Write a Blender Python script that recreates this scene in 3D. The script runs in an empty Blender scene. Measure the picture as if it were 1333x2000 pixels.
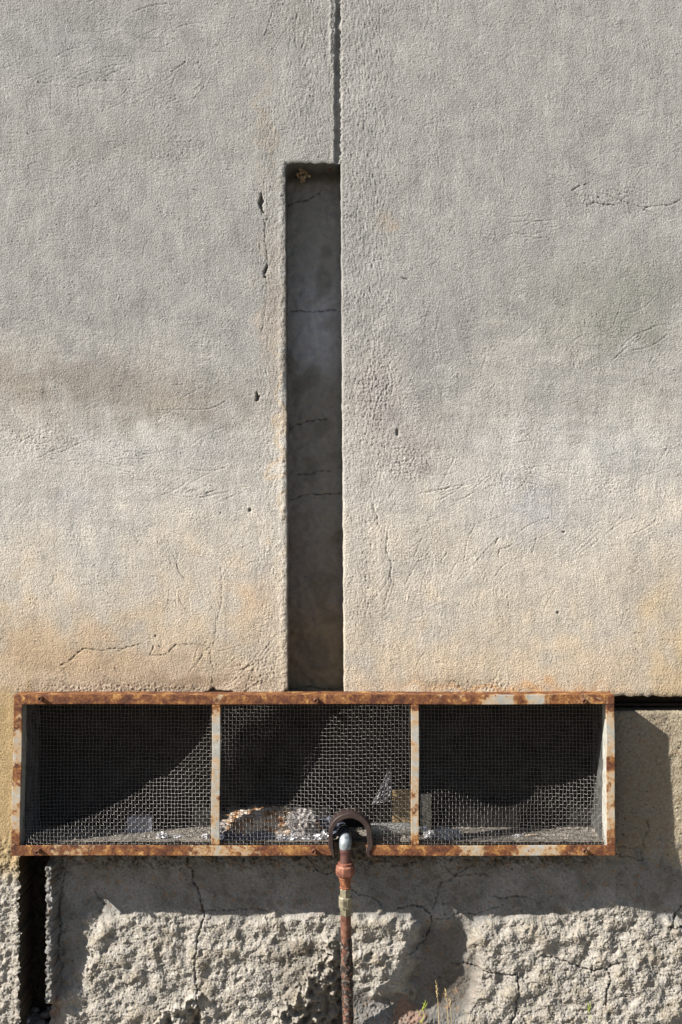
import bpy, bmesh, math, random
import numpy as np
from mathutils import Vector, Matrix

# ---------------------------------------------------------------- camera, sky, sun
S = 0.0014            # metres per unit; the grille front stands on the plane y = 0
D = 2400.0            # camera distance in the same units
CZ = 1.50             # camera height
scene = bpy.context.scene
COL = scene.collection

cam = bpy.data.cameras.new('camera')
cam.sensor_fit = 'HORIZONTAL'
cam.sensor_width = 36.0
cam.lens = 36.0 * D / 1333.0
cam.clip_start = 0.05
cam.clip_end = 500
cam_o = bpy.data.objects.new('camera', cam)
COL.objects.link(cam_o)
cam_o.location = (0, -D * S, CZ)
cam_o.rotation_euler = (math.pi / 2, 0, 0)
scene.camera = cam_o

SUN = Vector((121, 57, -90)).normalized()      # direction the light travels
world = bpy.data.worlds.new("World")
scene.world = world
world.use_nodes = True
wn = world.node_tree
sky = wn.nodes.new('ShaderNodeTexSky')
sky.sky_type = 'NISHITA'
sky.sun_disc = False
sky.sun_elevation = math.asin(-SUN.z)
sky.sun_rotation = math.atan2(-SUN.x, -SUN.y) % (2 * math.pi)
wn.links.new(sky.outputs[0], wn.nodes['Background'].inputs[0])
wn.nodes['Background'].inputs[1].default_value = 0.05

sl = bpy.data.lights.new('sun', 'SUN')
sl.energy = 4.6
sl.angle = math.radians(0.5)
sl.color = (1.0, 0.945, 0.87)
so = bpy.data.objects.new('sun', sl)
COL.objects.link(so)
so.rotation_euler = SUN.to_track_quat('-Z', 'Y').to_euler()

scene.view_settings.view_transform = 'Standard'
scene.view_settings.look = 'None'
scene.view_settings.gamma = 1
scene.view_settings.exposure = 1.17

# ---------------------------------------------------------------- helpers
def W(px, py, d=0.0):
    """point that stands at depth d (units behind the grille front)"""
    k = 1 + d / D
    return Vector(((px - 666.5) * k * S, d * S, CZ - (py - 1000) * k * S))

def tag(o, label=None, cat=None, group=None, kind=None):
    if label: o['label'] = label
    if cat: o['category'] = cat
    if group: o['group'] = group
    if kind: o['kind'] = kind
    return o

def empty(name, loc=(0, 0, 0)):
    o = bpy.data.objects.new(name, None)
    o.empty_display_size = 0.05
    o.location = loc
    COL.objects.link(o)
    return o

def link(name, me, mat, parent=None, smooth=True):
    if mat and not me.materials: me.materials.append(mat)
    if smooth:
        me.polygons.foreach_set('use_smooth', [True] * len(me.polygons))
    o = bpy.data.objects.new(name, me)
    COL.objects.link(o)
    if parent:
        o.parent = parent
        o.matrix_parent_inverse = Matrix.Translation(parent.location).inverted()
    return o

def np_mesh(name, V, F, cols=None, rough=None):
    """V (n,3), F (m,4) -> mesh, fast"""
    me = bpy.data.meshes.new(name)
    V = np.ascontiguousarray(V, dtype=np.float32)
    F = np.ascontiguousarray(F, dtype=np.int32)
    m = len(F)
    me.vertices.add(len(V)); me.vertices.foreach_set('co', V.ravel())
    me.loops.add(m * 4); me.loops.foreach_set('vertex_index', F.ravel())
    me.polygons.add(m)
    me.polygons.foreach_set('loop_start', np.arange(0, m * 4, 4, dtype=np.int32))
    me.update(calc_edges=True)
    if cols is not None:
        a = me.color_attributes.new('tint', 'FLOAT_COLOR', 'POINT')
        c = np.ones((len(V), 4), dtype=np.float32); c[:, :3] = cols
        a.data.foreach_set('color', c.ravel())
    me.validate()
    return me

def py_mesh(name, V, F):
    me = bpy.data.meshes.new(name)
    me.from_pydata([tuple(v) for v in V], [], F)
    me.update()
    return me

NS = 1.0
def blur(a, s):
    s = s * NS
    """gaussian blur through the FFT; s in samples"""
    ny, nx = a.shape
    p = int(3 * s) + 2
    b = np.pad(a, p, mode='edge')
    fy = np.fft.fftfreq(b.shape[0])[:, None]; fx = np.fft.rfftfreq(b.shape[1])[None, :]
    g = np.exp(-2 * (math.pi * s) ** 2 * (fx ** 2 + fy ** 2))
    r = np.fft.irfft2(np.fft.rfft2(b) * g, s=b.shape)
    return r[p:p + ny, p:p + nx]

def noise(shape, lo, hi, seed, ang=None, aspect=1.0, power=0.0):
    """band limited gaussian noise, wavelengths lo..hi samples, unit std"""
    lo, hi = lo * NS, hi * NS
    rng = np.random.default_rng(seed)
    a = rng.standard_normal(shape)
    fy = np.fft.fftfreq(shape[0])[:, None]; fx = np.fft.rfftfreq(shape[1])[None, :]
    if ang is not None:
        c, s_ = math.cos(ang), math.sin(ang)
        u = (c * fx + s_ * fy) * aspect
        v = -s_ * fx + c * fy
        f = np.sqrt(u * u + v * v)
    else:
        f = np.sqrt(fx * fx + fy * fy)
    f = np.maximum(f, 1e-9)
    H = np.exp(-(f * lo) ** 2) * (1 - np.exp(-(f * hi) ** 2))
    if power: H = H * np.power(np.maximum(f, 1.0 / hi), -power)
    r = np.fft.irfft2(np.fft.rfft2(a) * H, s=shape)
    return (r / r.std()).astype(np.float64)

def sstep(a, b, x):
    t = np.clip((x - a) / (b - a), 0, 1)
    return t * t * (3 - 2 * t)

def jag(pts, amp, rnd, n=4):
    pts = [tuple(p) for p in pts]
    for k in range(n):
        out = [pts[0]]
        for a, b in zip(pts[:-1], pts[1:]):
            L = math.hypot(b[0] - a[0], b[1] - a[1])
            if L > 5:
                m = ((a[0] + b[0]) / 2, (a[1] + b[1]) / 2)
                q = rnd.uniform(-1, 1) * amp * L
                out.append((m[0] - (b[1] - a[1]) / L * q, m[1] + (b[0] - a[0]) / L * q))
            out.append(b)
        pts = out
    return pts

def line_dist(X, Y, xs, ys, pts, pad):
    """distance to a polyline inside a small window: returns slices and distance"""
    P = np.array(pts)
    x0, x1 = P[:, 0].min() - pad, P[:, 0].max() + pad
    y0, y1 = P[:, 1].min() - pad, P[:, 1].max() + pad
    i0, i1 = np.searchsorted(ys, y0), np.searchsorted(ys, y1)
    j0, j1 = np.searchsorted(xs, x0), np.searchsorted(xs, x1)
    sl_ = (slice(i0, i1), slice(j0, j1))
    xx, yy = X[sl_], Y[sl_]
    if xx.size == 0: return sl_, xx
    d = np.full(xx.shape, 1e9)
    for a, b in zip(P[:-1], P[1:]):
        ab = b - a
        t = np.clip(((xx - a[0]) * ab[0] + (yy - a[1]) * ab[1]) / (ab @ ab + 1e-9), 0, 1)
        d = np.minimum(d, np.hypot(xx - a[0] - t * ab[0], yy - a[1] - t * ab[1]))
    return sl_, d

def inside(X, Y, poly):
    r = np.zeros(X.shape, bool)
    n = len(poly)
    for k in range(n):
        (x1, y1), (x2, y2) = poly[k], poly[(k + 1) % n]
        if y1 == y2: continue
        c = (Y >= min(y1, y2)) & (Y < max(y1, y2)) & (X < (x2 - x1) * (Y - y1) / (y2 - y1) + x1)
        r ^= c
    return r

def axis(lo, hi, step, outer_lo, outer_hi, snaps):
    a = np.arange(lo, hi + step, step)
    for s_ in snaps:
        if lo < s_ < hi: a[np.abs(a - s_).argmin()] = s_
    pre = lo - np.cumsum(np.full(400, 9.0)); pre = pre[pre > outer_lo]
    pre = np.append(pre, outer_lo) if len(pre) == 0 or pre[-1] > outer_lo else pre
    post = a[-1] + np.cumsum(np.full(400, 9.0)); post = post[post < outer_hi]
    post = np.append(post, outer_hi)
    if outer_lo >= lo: pre = np.array([])
    if outer_hi <= hi: post = np.array([])
    n0, n1 = len(pre), len(post)
    full = np.concatenate([pre[::-1], a, post])
    return a, full, n0, n1

def grid_faces(ny, nx, keep):
    idx = np.arange(ny * nx).reshape(ny, nx)
    f = np.stack([idx[:-1, :-1], idx[1:, :-1], idx[1:, 1:], idx[:-1, 1:]], -1)[keep]
    return f.reshape(-1, 4)

def compress(V, F, cols):
    used = np.zeros(len(V), bool); used[F.ravel()] = True
    m = np.cumsum(used) - 1
    return V[used], m[F], (cols[used] if cols is not None else None)

def grid_object(name, P, keep, cols, mat, parent):
    """P (ny,nx,3) world positions; faces wound to look towards -y"""
    ny, nx = P.shape[:2]
    F = grid_faces(ny, nx, keep)
    V, F, c = compress(P.reshape(-1, 3), F, cols.reshape(-1, 3))
    return link(name, np_mesh(name, V, F, c), mat, parent)

def skirt_object(name, P, keep, cols, sel, depths, mat, parent, seed=1, amp=0.0, taper=0.0):
    """side faces running straight back from the border of the kept faces"""
    ny, nx = P.shape[:2]
    K = np.zeros((ny + 1, nx + 1), bool); K[1:-1, 1:-1] = keep[:, :]
    # K[i+1,j+1] face (i,j)
    edges = []
    A = K[:-1, 1:-1] != K[1:, 1:-1]      # horizontal edges at row i, between j and j+1
    ii, jj = np.nonzero(A)
    for i, j in zip(ii, jj):
        if sel(i, j, i, j + 1):
            e = ((i, j), (i, j + 1))
            if K[i, j + 1]: e = e[::-1]          # kept face above
            edges.append(e)
    B = K[1:-1, :-1] != K[1:-1, 1:]
    ii, jj = np.nonzero(B)
    for i, j in zip(ii, jj):
        if sel(i, j, i + 1, j):
            e = ((i, j), (i + 1, j))
            if not K[i + 1, j]: e = e[::-1]
            edges.append(e)
    if not edges: return None
    ids = {}; V = []; C = []; F = []
    rng = np.random.default_rng(seed)
    def col(v):
        if v not in ids:
            ids[v] = len(V)
            p = P[v]; c = cols[v]
            n = rng.normal(0, amp, 2) if amp else (0, 0)
            for k, dd in enumerate(depths):
                q = np.array(p)
                if k: q[1] = max(dd * S, p[1] + .0005)
                if amp and 0 < k:
                    q[0] += rng.normal(0, amp) * S; q[2] += rng.normal(0, amp) * S
                V.append(q); C.append(c)
        return ids[v]
    n = len(depths)
    for a, b in edges:
        ia, ib = col(a), col(b)
        for k in range(n - 1):
            F.append((ia + k, ib + k, ib + k + 1, ia + k + 1))
    return link(name, np_mesh(name, np.array(V), np.array(F), np.array(C)), mat, parent)

# ---------------------------------------------------------------- materials
class M:
    def __init__(s, name, rough=0.9, spec=0.3):
        s.m = bpy.data.materials.new(name); s.m.use_nodes = True
        s.nt = s.m.node_tree; s.b = s.nt.nodes['Principled BSDF']
        s.b.inputs['Roughness'].default_value = rough
        s.b.inputs['Specular IOR Level'].default_value = spec
        s.tc = s.n('ShaderNodeTexCoord'); s.P = s.tc.outputs['Object']
    def n(s, t, **k):
        o = s.nt.nodes.new(t)
        for a, v in k.items(): setattr(o, a, v)
        return o
    def l(s, a, b): s.nt.links.new(a, b)
    def noise(s, scale, detail=4, rough=0.55, vec=None, dist=0.0):
        o = s.n('ShaderNodeTexNoise'); o.inputs['Scale'].default_value = scale
        o.inputs['Detail'].default_value = detail; o.inputs['Roughness'].default_value = rough
        o.inputs['Distortion'].default_value = dist
        s.l(vec or s.P, o.inputs['Vector']); return o.outputs['Fac']
    def vor(s, scale, feature='F1'):
        o = s.n('ShaderNodeTexVoronoi', feature=feature); o.inputs['Scale'].default_value = scale
        s.l(s.P, o.inputs['Vector']); return o.outputs['Distance']
    def attr(s, name):
        o = s.n('ShaderNodeAttribute', attribute_name=name); return o
    def ramp(s, fac, stops):
        o = s.n('ShaderNodeValToRGB'); e = o.color_ramp.elements
        while len(e) > len(stops): e.remove(e[-1])
        while len(e) < len(stops): e.new(0.5)
        for k, (p, c) in enumerate(stops):
            e[k].position = p; e[k].color = (*c, 1) if len(c) == 3 else c
        s.l(fac, o.inputs[0]); return o.outputs[0]
    def mix(s, fac, a, b, mode='MIX'):
        o = s.n('ShaderNodeMix', data_type='RGBA', blend_type=mode)
        if isinstance(fac, float): o.inputs[0].default_value = fac
        else: s.l(fac, o.inputs[0])
        for v, i in ((a, 6), (b, 7)):
            if isinstance(v, tuple): o.inputs[i].default_value = (*v, 1)
            else: s.l(v, o.inputs[i])
        return o.outputs[2]
    def math(s, op, a, b=None, clamp=False):
        o = s.n('ShaderNodeMath', operation=op, use_clamp=clamp)
        for v, i in ((a, 0), (b, 1)):
            if v is None: continue
            if isinstance(v, (int, float)): o.inputs[i].default_value = v
            else: s.l(v, o.inputs[i])
        return o.outputs[0]
    def bump(s, h, dist, strength=1.0):
        o = s.n('ShaderNodeBump'); o.inputs['Distance'].default_value = dist
        o.inputs['Strength'].default_value = strength
        s.l(h, o.inputs['Height']); s.l(o.outputs[0], s.b.inputs['Normal'])
    def color(s, c):
        if isinstance(c, tuple): s.b.inputs['Base Color'].default_value = (*c, 1)
        else: s.l(c, s.b.inputs['Base Color'])

def plaster_mat(name, grain=0.0009, speck=0.35):
    m = M(name, 0.95, 0.15)
    t = m.attr('tint').outputs['Color']
    f = m.noise(420, 3, 0.6)
    c = m.mix(speck, t, m.ramp(f, [(0.3, (0.55, 0.55, 0.55)), (0.7, (1.4, 1.4, 1.4))]), 'MULTIPLY')
    p = m.ramp(m.noise(160, 2, .5), [(0.26, (0.45, 0.42, 0.4)), (0.36, (1, 1, 1))])
    c = m.mix(0.6, c, p, 'MULTIPLY')
    m.color(c)
    m.bump(m.noise(260, 4, 0.65), grain)
    return m.m

MAT_plaster = plaster_mat('sand_plaster', 0.0028, 0.65)
MAT_render = plaster_mat('old_cement_render', 0.0028, 0.6)
MAT_niche = plaster_mat('recess_cement', 0.0006, 0.35)

def flat_mat(name, col, rough=0.8, metal=0.0, var=0.35, scale=60, bump=0.0, bscale=200):
    m = M(name, rough, 0.4)
    m.b.inputs['Metallic'].default_value = metal
    lo = tuple(c * (1 - var) for c in col); hi = tuple(min(1, c * (1 + var)) for c in col)
    m.color(m.ramp(m.noise(scale, 5, .6), [(0.3, lo), (0.7, hi)]))
    if bump: m.bump(m.noise(bscale, 4, .6), bump)
    return m.m

def rusty_paint(name, bias):
    """flaking pale paint over rust; bias 0 = all paint, 1 = all rust"""
    m = M(name, 0.75, 0.35)
    r = m.attr('rust').outputs['Fac']
    n1 = m.noise(20, 7, 0.68, dist=.5)
    n2 = m.noise(75, 4, 0.6)
    s_ = m.math('ADD', m.math('MULTIPLY', n1, .75), m.math('MULTIPLY', n2, .25))
    v = m.math('ADD', m.math('SUBTRACT', s_, 0.5), m.math('ADD', r, bias))
    mask = m.ramp(v, [(0.46, (0, 0, 0)), (0.53, (1, 1, 1))])
    n3 = m.noise(30, 5, 0.65, dist=.6)
    n4 = m.noise(170, 5, 0.7)
    n3 = m.math('ADD', m.math('MULTIPLY', n3, .62), m.math('MULTIPLY', n4, .38))
    rust = m.ramp(n3, [(0.36, (0.035, 0.014, 0.009)), (0.46, (0.105, 0.036, 0.017)),
                       (0.54, (0.21, 0.088, 0.028)), (0.60, (0.39, 0.215, 0.07)), (0.68, (0.46, 0.31, 0.15))])
    paint = m.ramp(m.noise(40, 4, .6), [(0.3, (0.26, 0.255, 0.22)), (0.7, (0.40, 0.40, 0.37))])
    fringe = m.ramp(v, [(0.36, (0, 0, 0)), (0.48, (1, 1, 1))])
    paint = m.mix(m.math('MULTIPLY', fringe, .75), paint, (0.42, 0.24, 0.085))
    sp = m.ramp(m.noise(120, 2, .5), [(0.66, (0, 0, 0)), (0.70, (1, 1, 1))])
    paint = m.mix(sp, paint, (0.16, 0.06, 0.025))
    m.color(m.mix(mask, paint, rust))
    h = m.math('ADD', m.math('MULTIPLY', mask, -.5), m.math('MULTIPLY', n2, .7))
    m.bump(h, 0.0009)
    return m.m
MAT_bar = rusty_paint('rusty_painted_steel', 0.0)

# ================================================================ THE WALL
wall = empty('wall', W(666, 2035, 96))
tag(wall, 'weathered grey plastered wall with tall narrow recess, opening and crumbling rough base', 'wall')
rnd = random.Random(5)
SP = 1.5
NS = 1.2

# ---- upper plaster sheet --------------------------------------------------
EXY0, EXY1, EXX0, EXX1 = -80, 2064, -80, 1414
xa, xf, nx0, nx1 = axis(EXX0, EXX1, SP, -900, 2230, [38, 560, 669])
ya, yf, ny0, ny1 = axis(EXY0, EXY1, SP, -520, 2064, [318, 1354])
X, Y = np.meshgrid(xa, ya)
shp = X.shape
base = 47.0

# trowel marks: oriented grain mixed by a slowly turning direction field
vx = noise(shp, 60, 260, 11); vy = noise(shp, 60, 260, 12)
swirl = np.arctan2(vy, vx + .8) / 2 + 0.5
K = 8
drag = np.zeros(shp); grain = np.zeros(shp); wsum = np.zeros(shp)
for k in range(K):
    th = math.pi * k / K
    w = np.maximum(0, np.cos(swirl * 1.0 - th)) ** 10 + np.maximum(0, -np.cos(swirl - th)) ** 10
    grain += w * noise(shp, 1.35, 4.2, 30 + k, ang=th, aspect=2.4); wsum += w * w
    drag += w * noise(shp, 1.3, 5.0, 130 + k, ang=th, aspect=8)
grain /= np.sqrt(wsum); drag /= np.sqrt(wsum)
iso = noise(shp, 1.0, 3.0, 50)
amp = np.clip(0.85 + 0.22 * noise(shp, 22, 110, 51), .3, 1.6)
dm = sstep(.3, 1.6, noise(shp, 18, 90, 56))
h = (0.15 * grain * amp + 0.33 * iso * (.55 + .45 * amp)) + .26 * dm * drag
vert = noise(shp, 1.6, 6, 57, ang=math.pi / 2, aspect=5)
h += .34 * vert * (np.exp(-((X - 720) / 55) ** 2) * (.4 + .6 * sstep(1300, 500, Y)) + .8 * np.exp(-((X - 600) / 50) ** 2) * sstep(330, 250, Y) + .6 * np.exp(-((X - 525) / 28) ** 2) * (Y > 200) + .4 * np.exp(-((X - 850) / 30) ** 2))
h += 0.07 * noise(shp, 10, 26, 52) + 0.20 * noise(shp, 35, 110, 53)
h += 0.9 * noise(shp, 120, 420, 55)
pits = noise(shp, 1.6, 4, 54); h -= 1.5 * sstep(2.5, 3.4, pits)
# long curved trowel scratches
def scratch(pts, depth, width, jit=.05, lip=0.0):
    global h, dirt
    pp = jag(pts, jit, rnd)
    s_, d = line_dist(X, Y, xa, ya, pp, width * 5)
    if d.size == 0: return
    h[s_] -= depth * np.exp(-(d / width) ** 2)
    if lip: h[s_] += lip * np.exp(-((d - width * 2.4) / width) ** 2)
dirt = np.zeros(shp)
zones = [(300, 60, 0), (120, 120, .3), (330, 180, .6), (80, 300, 0), (120, 880, .1), (260, 900, -.2), (370, 960, .3),
         (1050, 930, -.1), (1180, 380, -.35), (1230, 400, -.3), (900, 960, .4), (500, 1290, 1.0), (470, 1310, .7), (900, 1090, .8),
         (740, 1150, 1.3), (1150, 1040, .7), (1020, 440, 0), (350, 820, .3), (1240, 660, .5), (760, 760, 1.2), (590, 60, 1.4)]
for zx, zy, za in zones:
    for q in range(13):
        cx, cy = zx + rnd.gauss(0, 45), zy + rnd.gauss(0, 26)
        a = -za + rnd.gauss(0, .22); L = rnd.uniform(18, 75); bend = rnd.uniform(-.12, .12)
        pts = []
        for t in (-1, -.5, 0, .5, 1):
            pts.append((cx + math.cos(a) * L * t / 2 - math.sin(a) * bend * L * (t * t), cy + math.sin(a) * L * t / 2 + math.cos(a) * bend * L * (t * t)))
        scratch(pts, rnd.uniform(.3, .85), rnd.uniform(.9, 1.3), .03, .2)
for q in range(150):
    cx, cy = rnd.uniform(0, 1333), rnd.uniform(0, 1340)
    i_, j_ = np.searchsorted(ya, cy), np.searchsorted(xa, cx)
    a = swirl[i_, j_] + math.pi / 2 + rnd.gauss(0, .3); L = rnd.uniform(12, 60)
    scratch([(cx - math.cos(a) * L / 2, cy - math.sin(a) * L / 2), (cx + rnd.uniform(-3, 3), cy + rnd.uniform(-3, 3)),
             (cx + math.cos(a) * L / 2, cy + math.sin(a) * L / 2)], rnd.uniform(.25, .7), 1.1, .03, .15)
# named scratches and cracks
crackn = noise(shp, 4, 18, 58)
def crack(pts, depth=3.0, width=1.2, jit=.12, dark=.5):
    pp = jag(pts, jit, rnd)
    s_, d = line_dist(X, Y, xa, ya, pp, width * 6)
    if d.size == 0: return
    wv = np.clip(.85 + .35 * crackn[s_], .5, 1.5)
    h[s_] -= .8 * depth * wv * np.exp(-(d / (width * .85 * wv ** .5)) ** 2)
    dirt[s_] = np.maximum(dirt[s_], dark * np.minimum(wv, 1) * np.exp(-(d / (width * .95)) ** 2))
crack([(118, 1300), (150, 1278), (165, 1267), (200, 1272), (240, 1268), (274, 1258)], 3, 1.1)
crack([(300, 1262), (293, 1280), (320, 1281), (330, 1275), (346, 1259)], 2.6, 1.0)
crack([(346, 1261), (400, 1262), (412, 1280), (415, 1335)], 1.4, 1.0)
crack([(432, 1110), (434, 1150), (428, 1200), (421, 1240), (409, 1280)], 1.0, 2.0, .06, .08)
crack([(757, 1040), (754, 1075), (765, 1100), (765, 1140), (752, 1190)], 2.0, 1.2, .08, .3)
crack([(730, 985), (738, 1010), (742, 1030)], 2, 1.2)
crack([(1118, 372), (1133, 362), (1152, 356)], 2.2, 1.1, .1, .35)
crack([(1150, 402), (1166, 395), (1202, 400)], 2.4, 1.2, .1, .35)
crack([(1258, 410), (1265, 404), (1330, 390)], 2, 1.2, .1, .25)
crack([(513, 418), (519, 440), (517, 470), (522, 500), (522, 515)], 2.2, 1.0, .1, .5)
crack([(519, 540), (522, 560), (520, 600), (512, 650)], 1.4, 1.1, .1, .25)
crack([(345, 1098), (360, 1130)], 1.6, 1.0); crack([(350, 1170), (362, 1190)], 1.6, 1.0)
crack([(125, 150), (190, 158), (260, 155)], 1.3, 1.1, .02, .1)
crack([(100, 165), (150, 171), (200, 152), (250, 130)], 1.3, 1.1, .03, .1)
crack([(335, 140), (352, 128), (362, 120)], 2, 1.3, .05, .25)
crack([(440, 410), (470, 411), (492, 421)], 1.2, 1.0, .05, .2)
crack([(670, 420), (740, 434), (760, 425)], 1.2, 1.0, .05, .2)
crack([(785, 541), (796, 545)], 3, 1.6, .1, .5)
crack([(1040, 1079), (1048, 1055), (1047, 1032)], 1.6, 1.2, .05, .2)
crack([(965, 1065), (975, 1050)], 2.4, 1.8, .1, .3); crack([(975, 1090), (978, 1072), (1000, 1065)], 2, 1.4, .1, .2)
crack([(1240, 1237), (1262, 1236)], 1.4, 1.0, .03, .3); crack([(1290, 1250), (1333, 1251)], 1.2, 1.0, .03, .3)
# chips knocked out of the skin
def chip(poly, depth, dk=.35):
    global h
    p = [(x + rnd.uniform(-.8, .8), y + rnd.uniform(-.8, .8)) for x, y in poly]
    m = inside(X, Y, p).astype(float)
    m = np.clip(blur(m, .5) * 1.3, 0, 1)
    h -= m * depth * (1 + .2 * iso)
    dirt[:] = np.maximum(dirt, m * dk)
chip([(511, 377), (513, 386), (516, 392), (512, 401), (514, 410), (519, 417), (514, 415), (508, 404), (506, 396), (509, 388)], 8)
chip([(515, 419), (521, 417), (523, 425), (519, 430), (515, 428)], -1.5, 0)
chip([(524, 514), (524, 523), (520, 530), (517, 537), (521, 541), (515, 542), (516, 532), (520, 523)], 7)
chip([(502, 764), (505, 772), (508, 773), (504, 782), (500, 783), (501, 774)], 7)
chip([(486, 994), (490, 993), (490, 999), (487, 998)], 5)
chip([(400, 1352), (412, 1350), (417, 1344), (424, 1349), (440, 1350), (455, 1353), (455, 1360), (400, 1360)], 9)
chip([(549, 1354), (555, 1349), (562, 1345), (562, 1360), (549, 1360)], 9)
chip([(775, 838), (779, 839), (780, 850), (774, 851)], 4); chip([(1099, 1039), (1104, 1037), (1103, 1042)], 4)
chip([(1087, 1196), (1092, 1195), (1092, 1199)], 4); chip([(300, 1242), (305, 1241), (304, 1246)], 4)
chip([(430, 1000), (434, 1002), (431, 1006)], 3)

# vertical joint above the recess, seam down the right side of the recess
yj = Y[:, 0]
n1d = noise((len(ya), 64), 6, 40, 71)[:, 3] * 1.3 + noise((len(ya), 64), 2, 8, 72)[:, 5] * .35
le = 657.5 + n1d * .6 + 3.5 * sstep(150, 0, yj)
re = 669.5 + noise((len(ya), 64), 3, 16, 73)[:, 9] * 1.2
le = le[:, None]; re = re[:, None]
top = (Y < 319)
g = sstep(-2.2, 1.2, X - le) * (1 - sstep(-1.5, 1.5, X - re))
h -= np.where(top, g * (6.5 + 1.5 * noise(shp, 12, 60, 78) + iso * .5), 0)
rim = np.exp(-((X - le + 4) / 3.0) ** 2) * np.clip(.4 + .6 * noise(shp, 8, 40, 74), 0, 2)
h += np.where(top, rim * .8, 0)
h += np.where(Y < 140, 2.2 * np.exp(-((X - 649 - n1d[:, None]) / 4) ** 2) * sstep(140, 90, Y), 0)
rr = np.exp(-np.abs(X - 680) / 9.0) * (.5 + .5 * sstep(1300, 300, Y))
h += rr * noise(shp, 2.2, 9, 76) * .35                     # ragged band right of the joint
h += 1.6 * np.exp(-((X - 552) / 7) ** 2) * (Y > 310) * (.8 + .3 * noise(shp, 6, 30, 77))
# lumpy rough patches
for (cx, cy, sx, sy, a_) in [(735, 780, 50, 140, .8), (790, 900, 60, 50, .9), (720, 1050, 28, 160, .5), (980, 935, 60, 30, .7), (340, 290, 70, 50, .5),
                             (1180, 390, 70, 30, .7), (60, 850, 120, 40, .6), (1190, 950, 60, 40, .6), (500, 1310, 60, 40, .8), (930, 1340, 90, 18, .9), (250, 1345, 260, 12, 1.2)]:
    h += .55 * a_ * np.exp(-((X - cx) / sx) ** 2 - ((Y - cy) / sy) ** 2) * noise(shp, 1.8, 9, int(cx + cy), power=.5)
# rounded arrises
def edge_round(mask_dist, r, dep): return -dep * np.exp(-mask_dist / r)
inN = (Y >= 317) & (Y < 1360)
calm = 1 - .75 * np.exp(-(np.minimum(np.abs(X - 560), np.abs(X - 669)) / 3.5) ** 2) * inN
h = h * calm
h *= 1 - .7 * np.exp(-((Y - 318) / 3.5) ** 2) * ((X > 556) & (X < 673))
h *= 1 - .6 * np.exp(-((X - 38) / 5) ** 2) * (Y > 1360)
h += np.where(inN & (X <= 560.1), edge_round(np.abs(560 - X), 1.2, 1.2), 0)
h += np.where(inN & (X >= 668.9) , edge_round(np.abs(X - 669), 1.3, 2.4), 0)
h += np.where((Y <= 318) & (X > 556) & (X < 672), edge_round(np.abs(318 - Y), 1.6, 1.5), 0)
# lower edge of the plaster right of the grille
h += np.where((X > 1190) & (Y <= 1354), edge_round(np.abs(1354 - Y), 5, 4.0), 0)
# left strip: smooth to y 1645, then rough cast
lw = sstep(1628, 1672, Y + 9 * noise(shp, 8, 30, 80)) * (X < 60)
rc = noise(shp, 3.2, 11, 81); rc2 = noise(shp, 9, 30, 82)
h += lw * (.5 * rc + 1.4 * rc2 + .5 * noise(shp, 1.8, 5, 83) + .5 * noise(shp, 1.2, 50, 84, power=1.1))
h += lw * 3 * np.exp(-((X - 33 - 2 * rc2) / 6) ** 2)

# colour (weathering, damp and rust stains; darker top also has lens vignetting painted in)
def mixc(c, col, m):
    m = m[..., None]
    return c * (1 - m) + np.array(col) * m
t = Y / 2000.0
c = np.zeros(shp + (3,)); c[:] = (0.300, 0.295, 0.280)
n_big = noise(shp, 110, 330, 90); n_mid = noise(shp, 28, 90, 91); n_str = noise(shp, 40, 160, 92, ang=math.pi / 2, aspect=.28)
c = mixc(c, (0.455, 0.43, 0.39), sstep(600, 1080, Y + 50 * n_big + 18 * n_str))
c = mixc(c, (0.45, 0.40, 0.33), sstep(930, 1250, Y + 40 * n_big + 30 * n_mid) * .8)
c = mixc(c, (0.40, 0.315, 0.22), sstep(1120, 1345, Y + 35 * n_mid + 25 * n_big) * sstep(760, 380, X) * .7)
c = mixc(c, (0.45, 0.36, 0.25), sstep(1180, 1350, Y + 30 * n_mid) * sstep(560, 800, X) * .6)
c = mixc(c, (0.40, 0.30, 0.17), sstep(1130, 1330, Y + 20 * n_mid) * sstep(1230, 1330, X + 20 * n_mid) * .55)
c = mixc(c, (0.33, 0.235, 0.11), sstep(1320, 1370, Y + 12 * n_mid) * (X < 60) * .8)
def spot(cx, cy, sx, sy, col, a):
    global c
    m = np.exp(-(((X + 14 * n_mid - cx) / sx) ** 2 + ((Y + 10 * n_mid - cy) / sy) ** 2)) * a
    c = mixc(c, col, np.clip(m, 0, 1))
spot(150, 735, 190, 34, (0.24, 0.21, 0.18), .6)
spot(330, 785, 130, 34, (0.24, 0.205, 0.165), .6)
spot(40, 760, 80, 60, (0.24, 0.205, 0.16), .4)
spot(260, 880, 260, 36, (0.42, 0.415, 0.40), .55)
spot(1130, 880, 260, 60, (0.42, 0.42, 0.41), .55)
spot(1230, 560, 170, 60, (0.235, 0.235, 0.205), .5)
spot(1190, 640, 120, 40, (0.225, 0.225, 0.18), .35)
spot(740, 780, 60, 90, (0.27, 0.25, 0.24), .55)
spot(790, 880, 80, 40, (0.29, 0.265, 0.25), .5)
spot(715, 1060, 26, 190, (0.30, 0.275, 0.25), .45)
spot(190, 40, 120, 50, (0.23, 0.23, 0.225), .5); spot(110, 90, 120, 60, (0.28, 0.29, 0.30), .4)
spot(200, 290, 190, 26, (0.225, 0.22, 0.20), .35)
spot(590, 40, 30, 80, (0.215, 0.205, 0.185), .4)
spot(520, 240, 10, 130, (0.33, 0.27, 0.20), .35); spot(530, 620, 16, 160, (0.36, 0.29, 0.23), .4)
spot(552, 880, 9, 260, (0.44, 0.33, 0.20), .45); spot(500, 1180, 40, 60, (0.44, 0.30, 0.17), .4)
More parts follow.
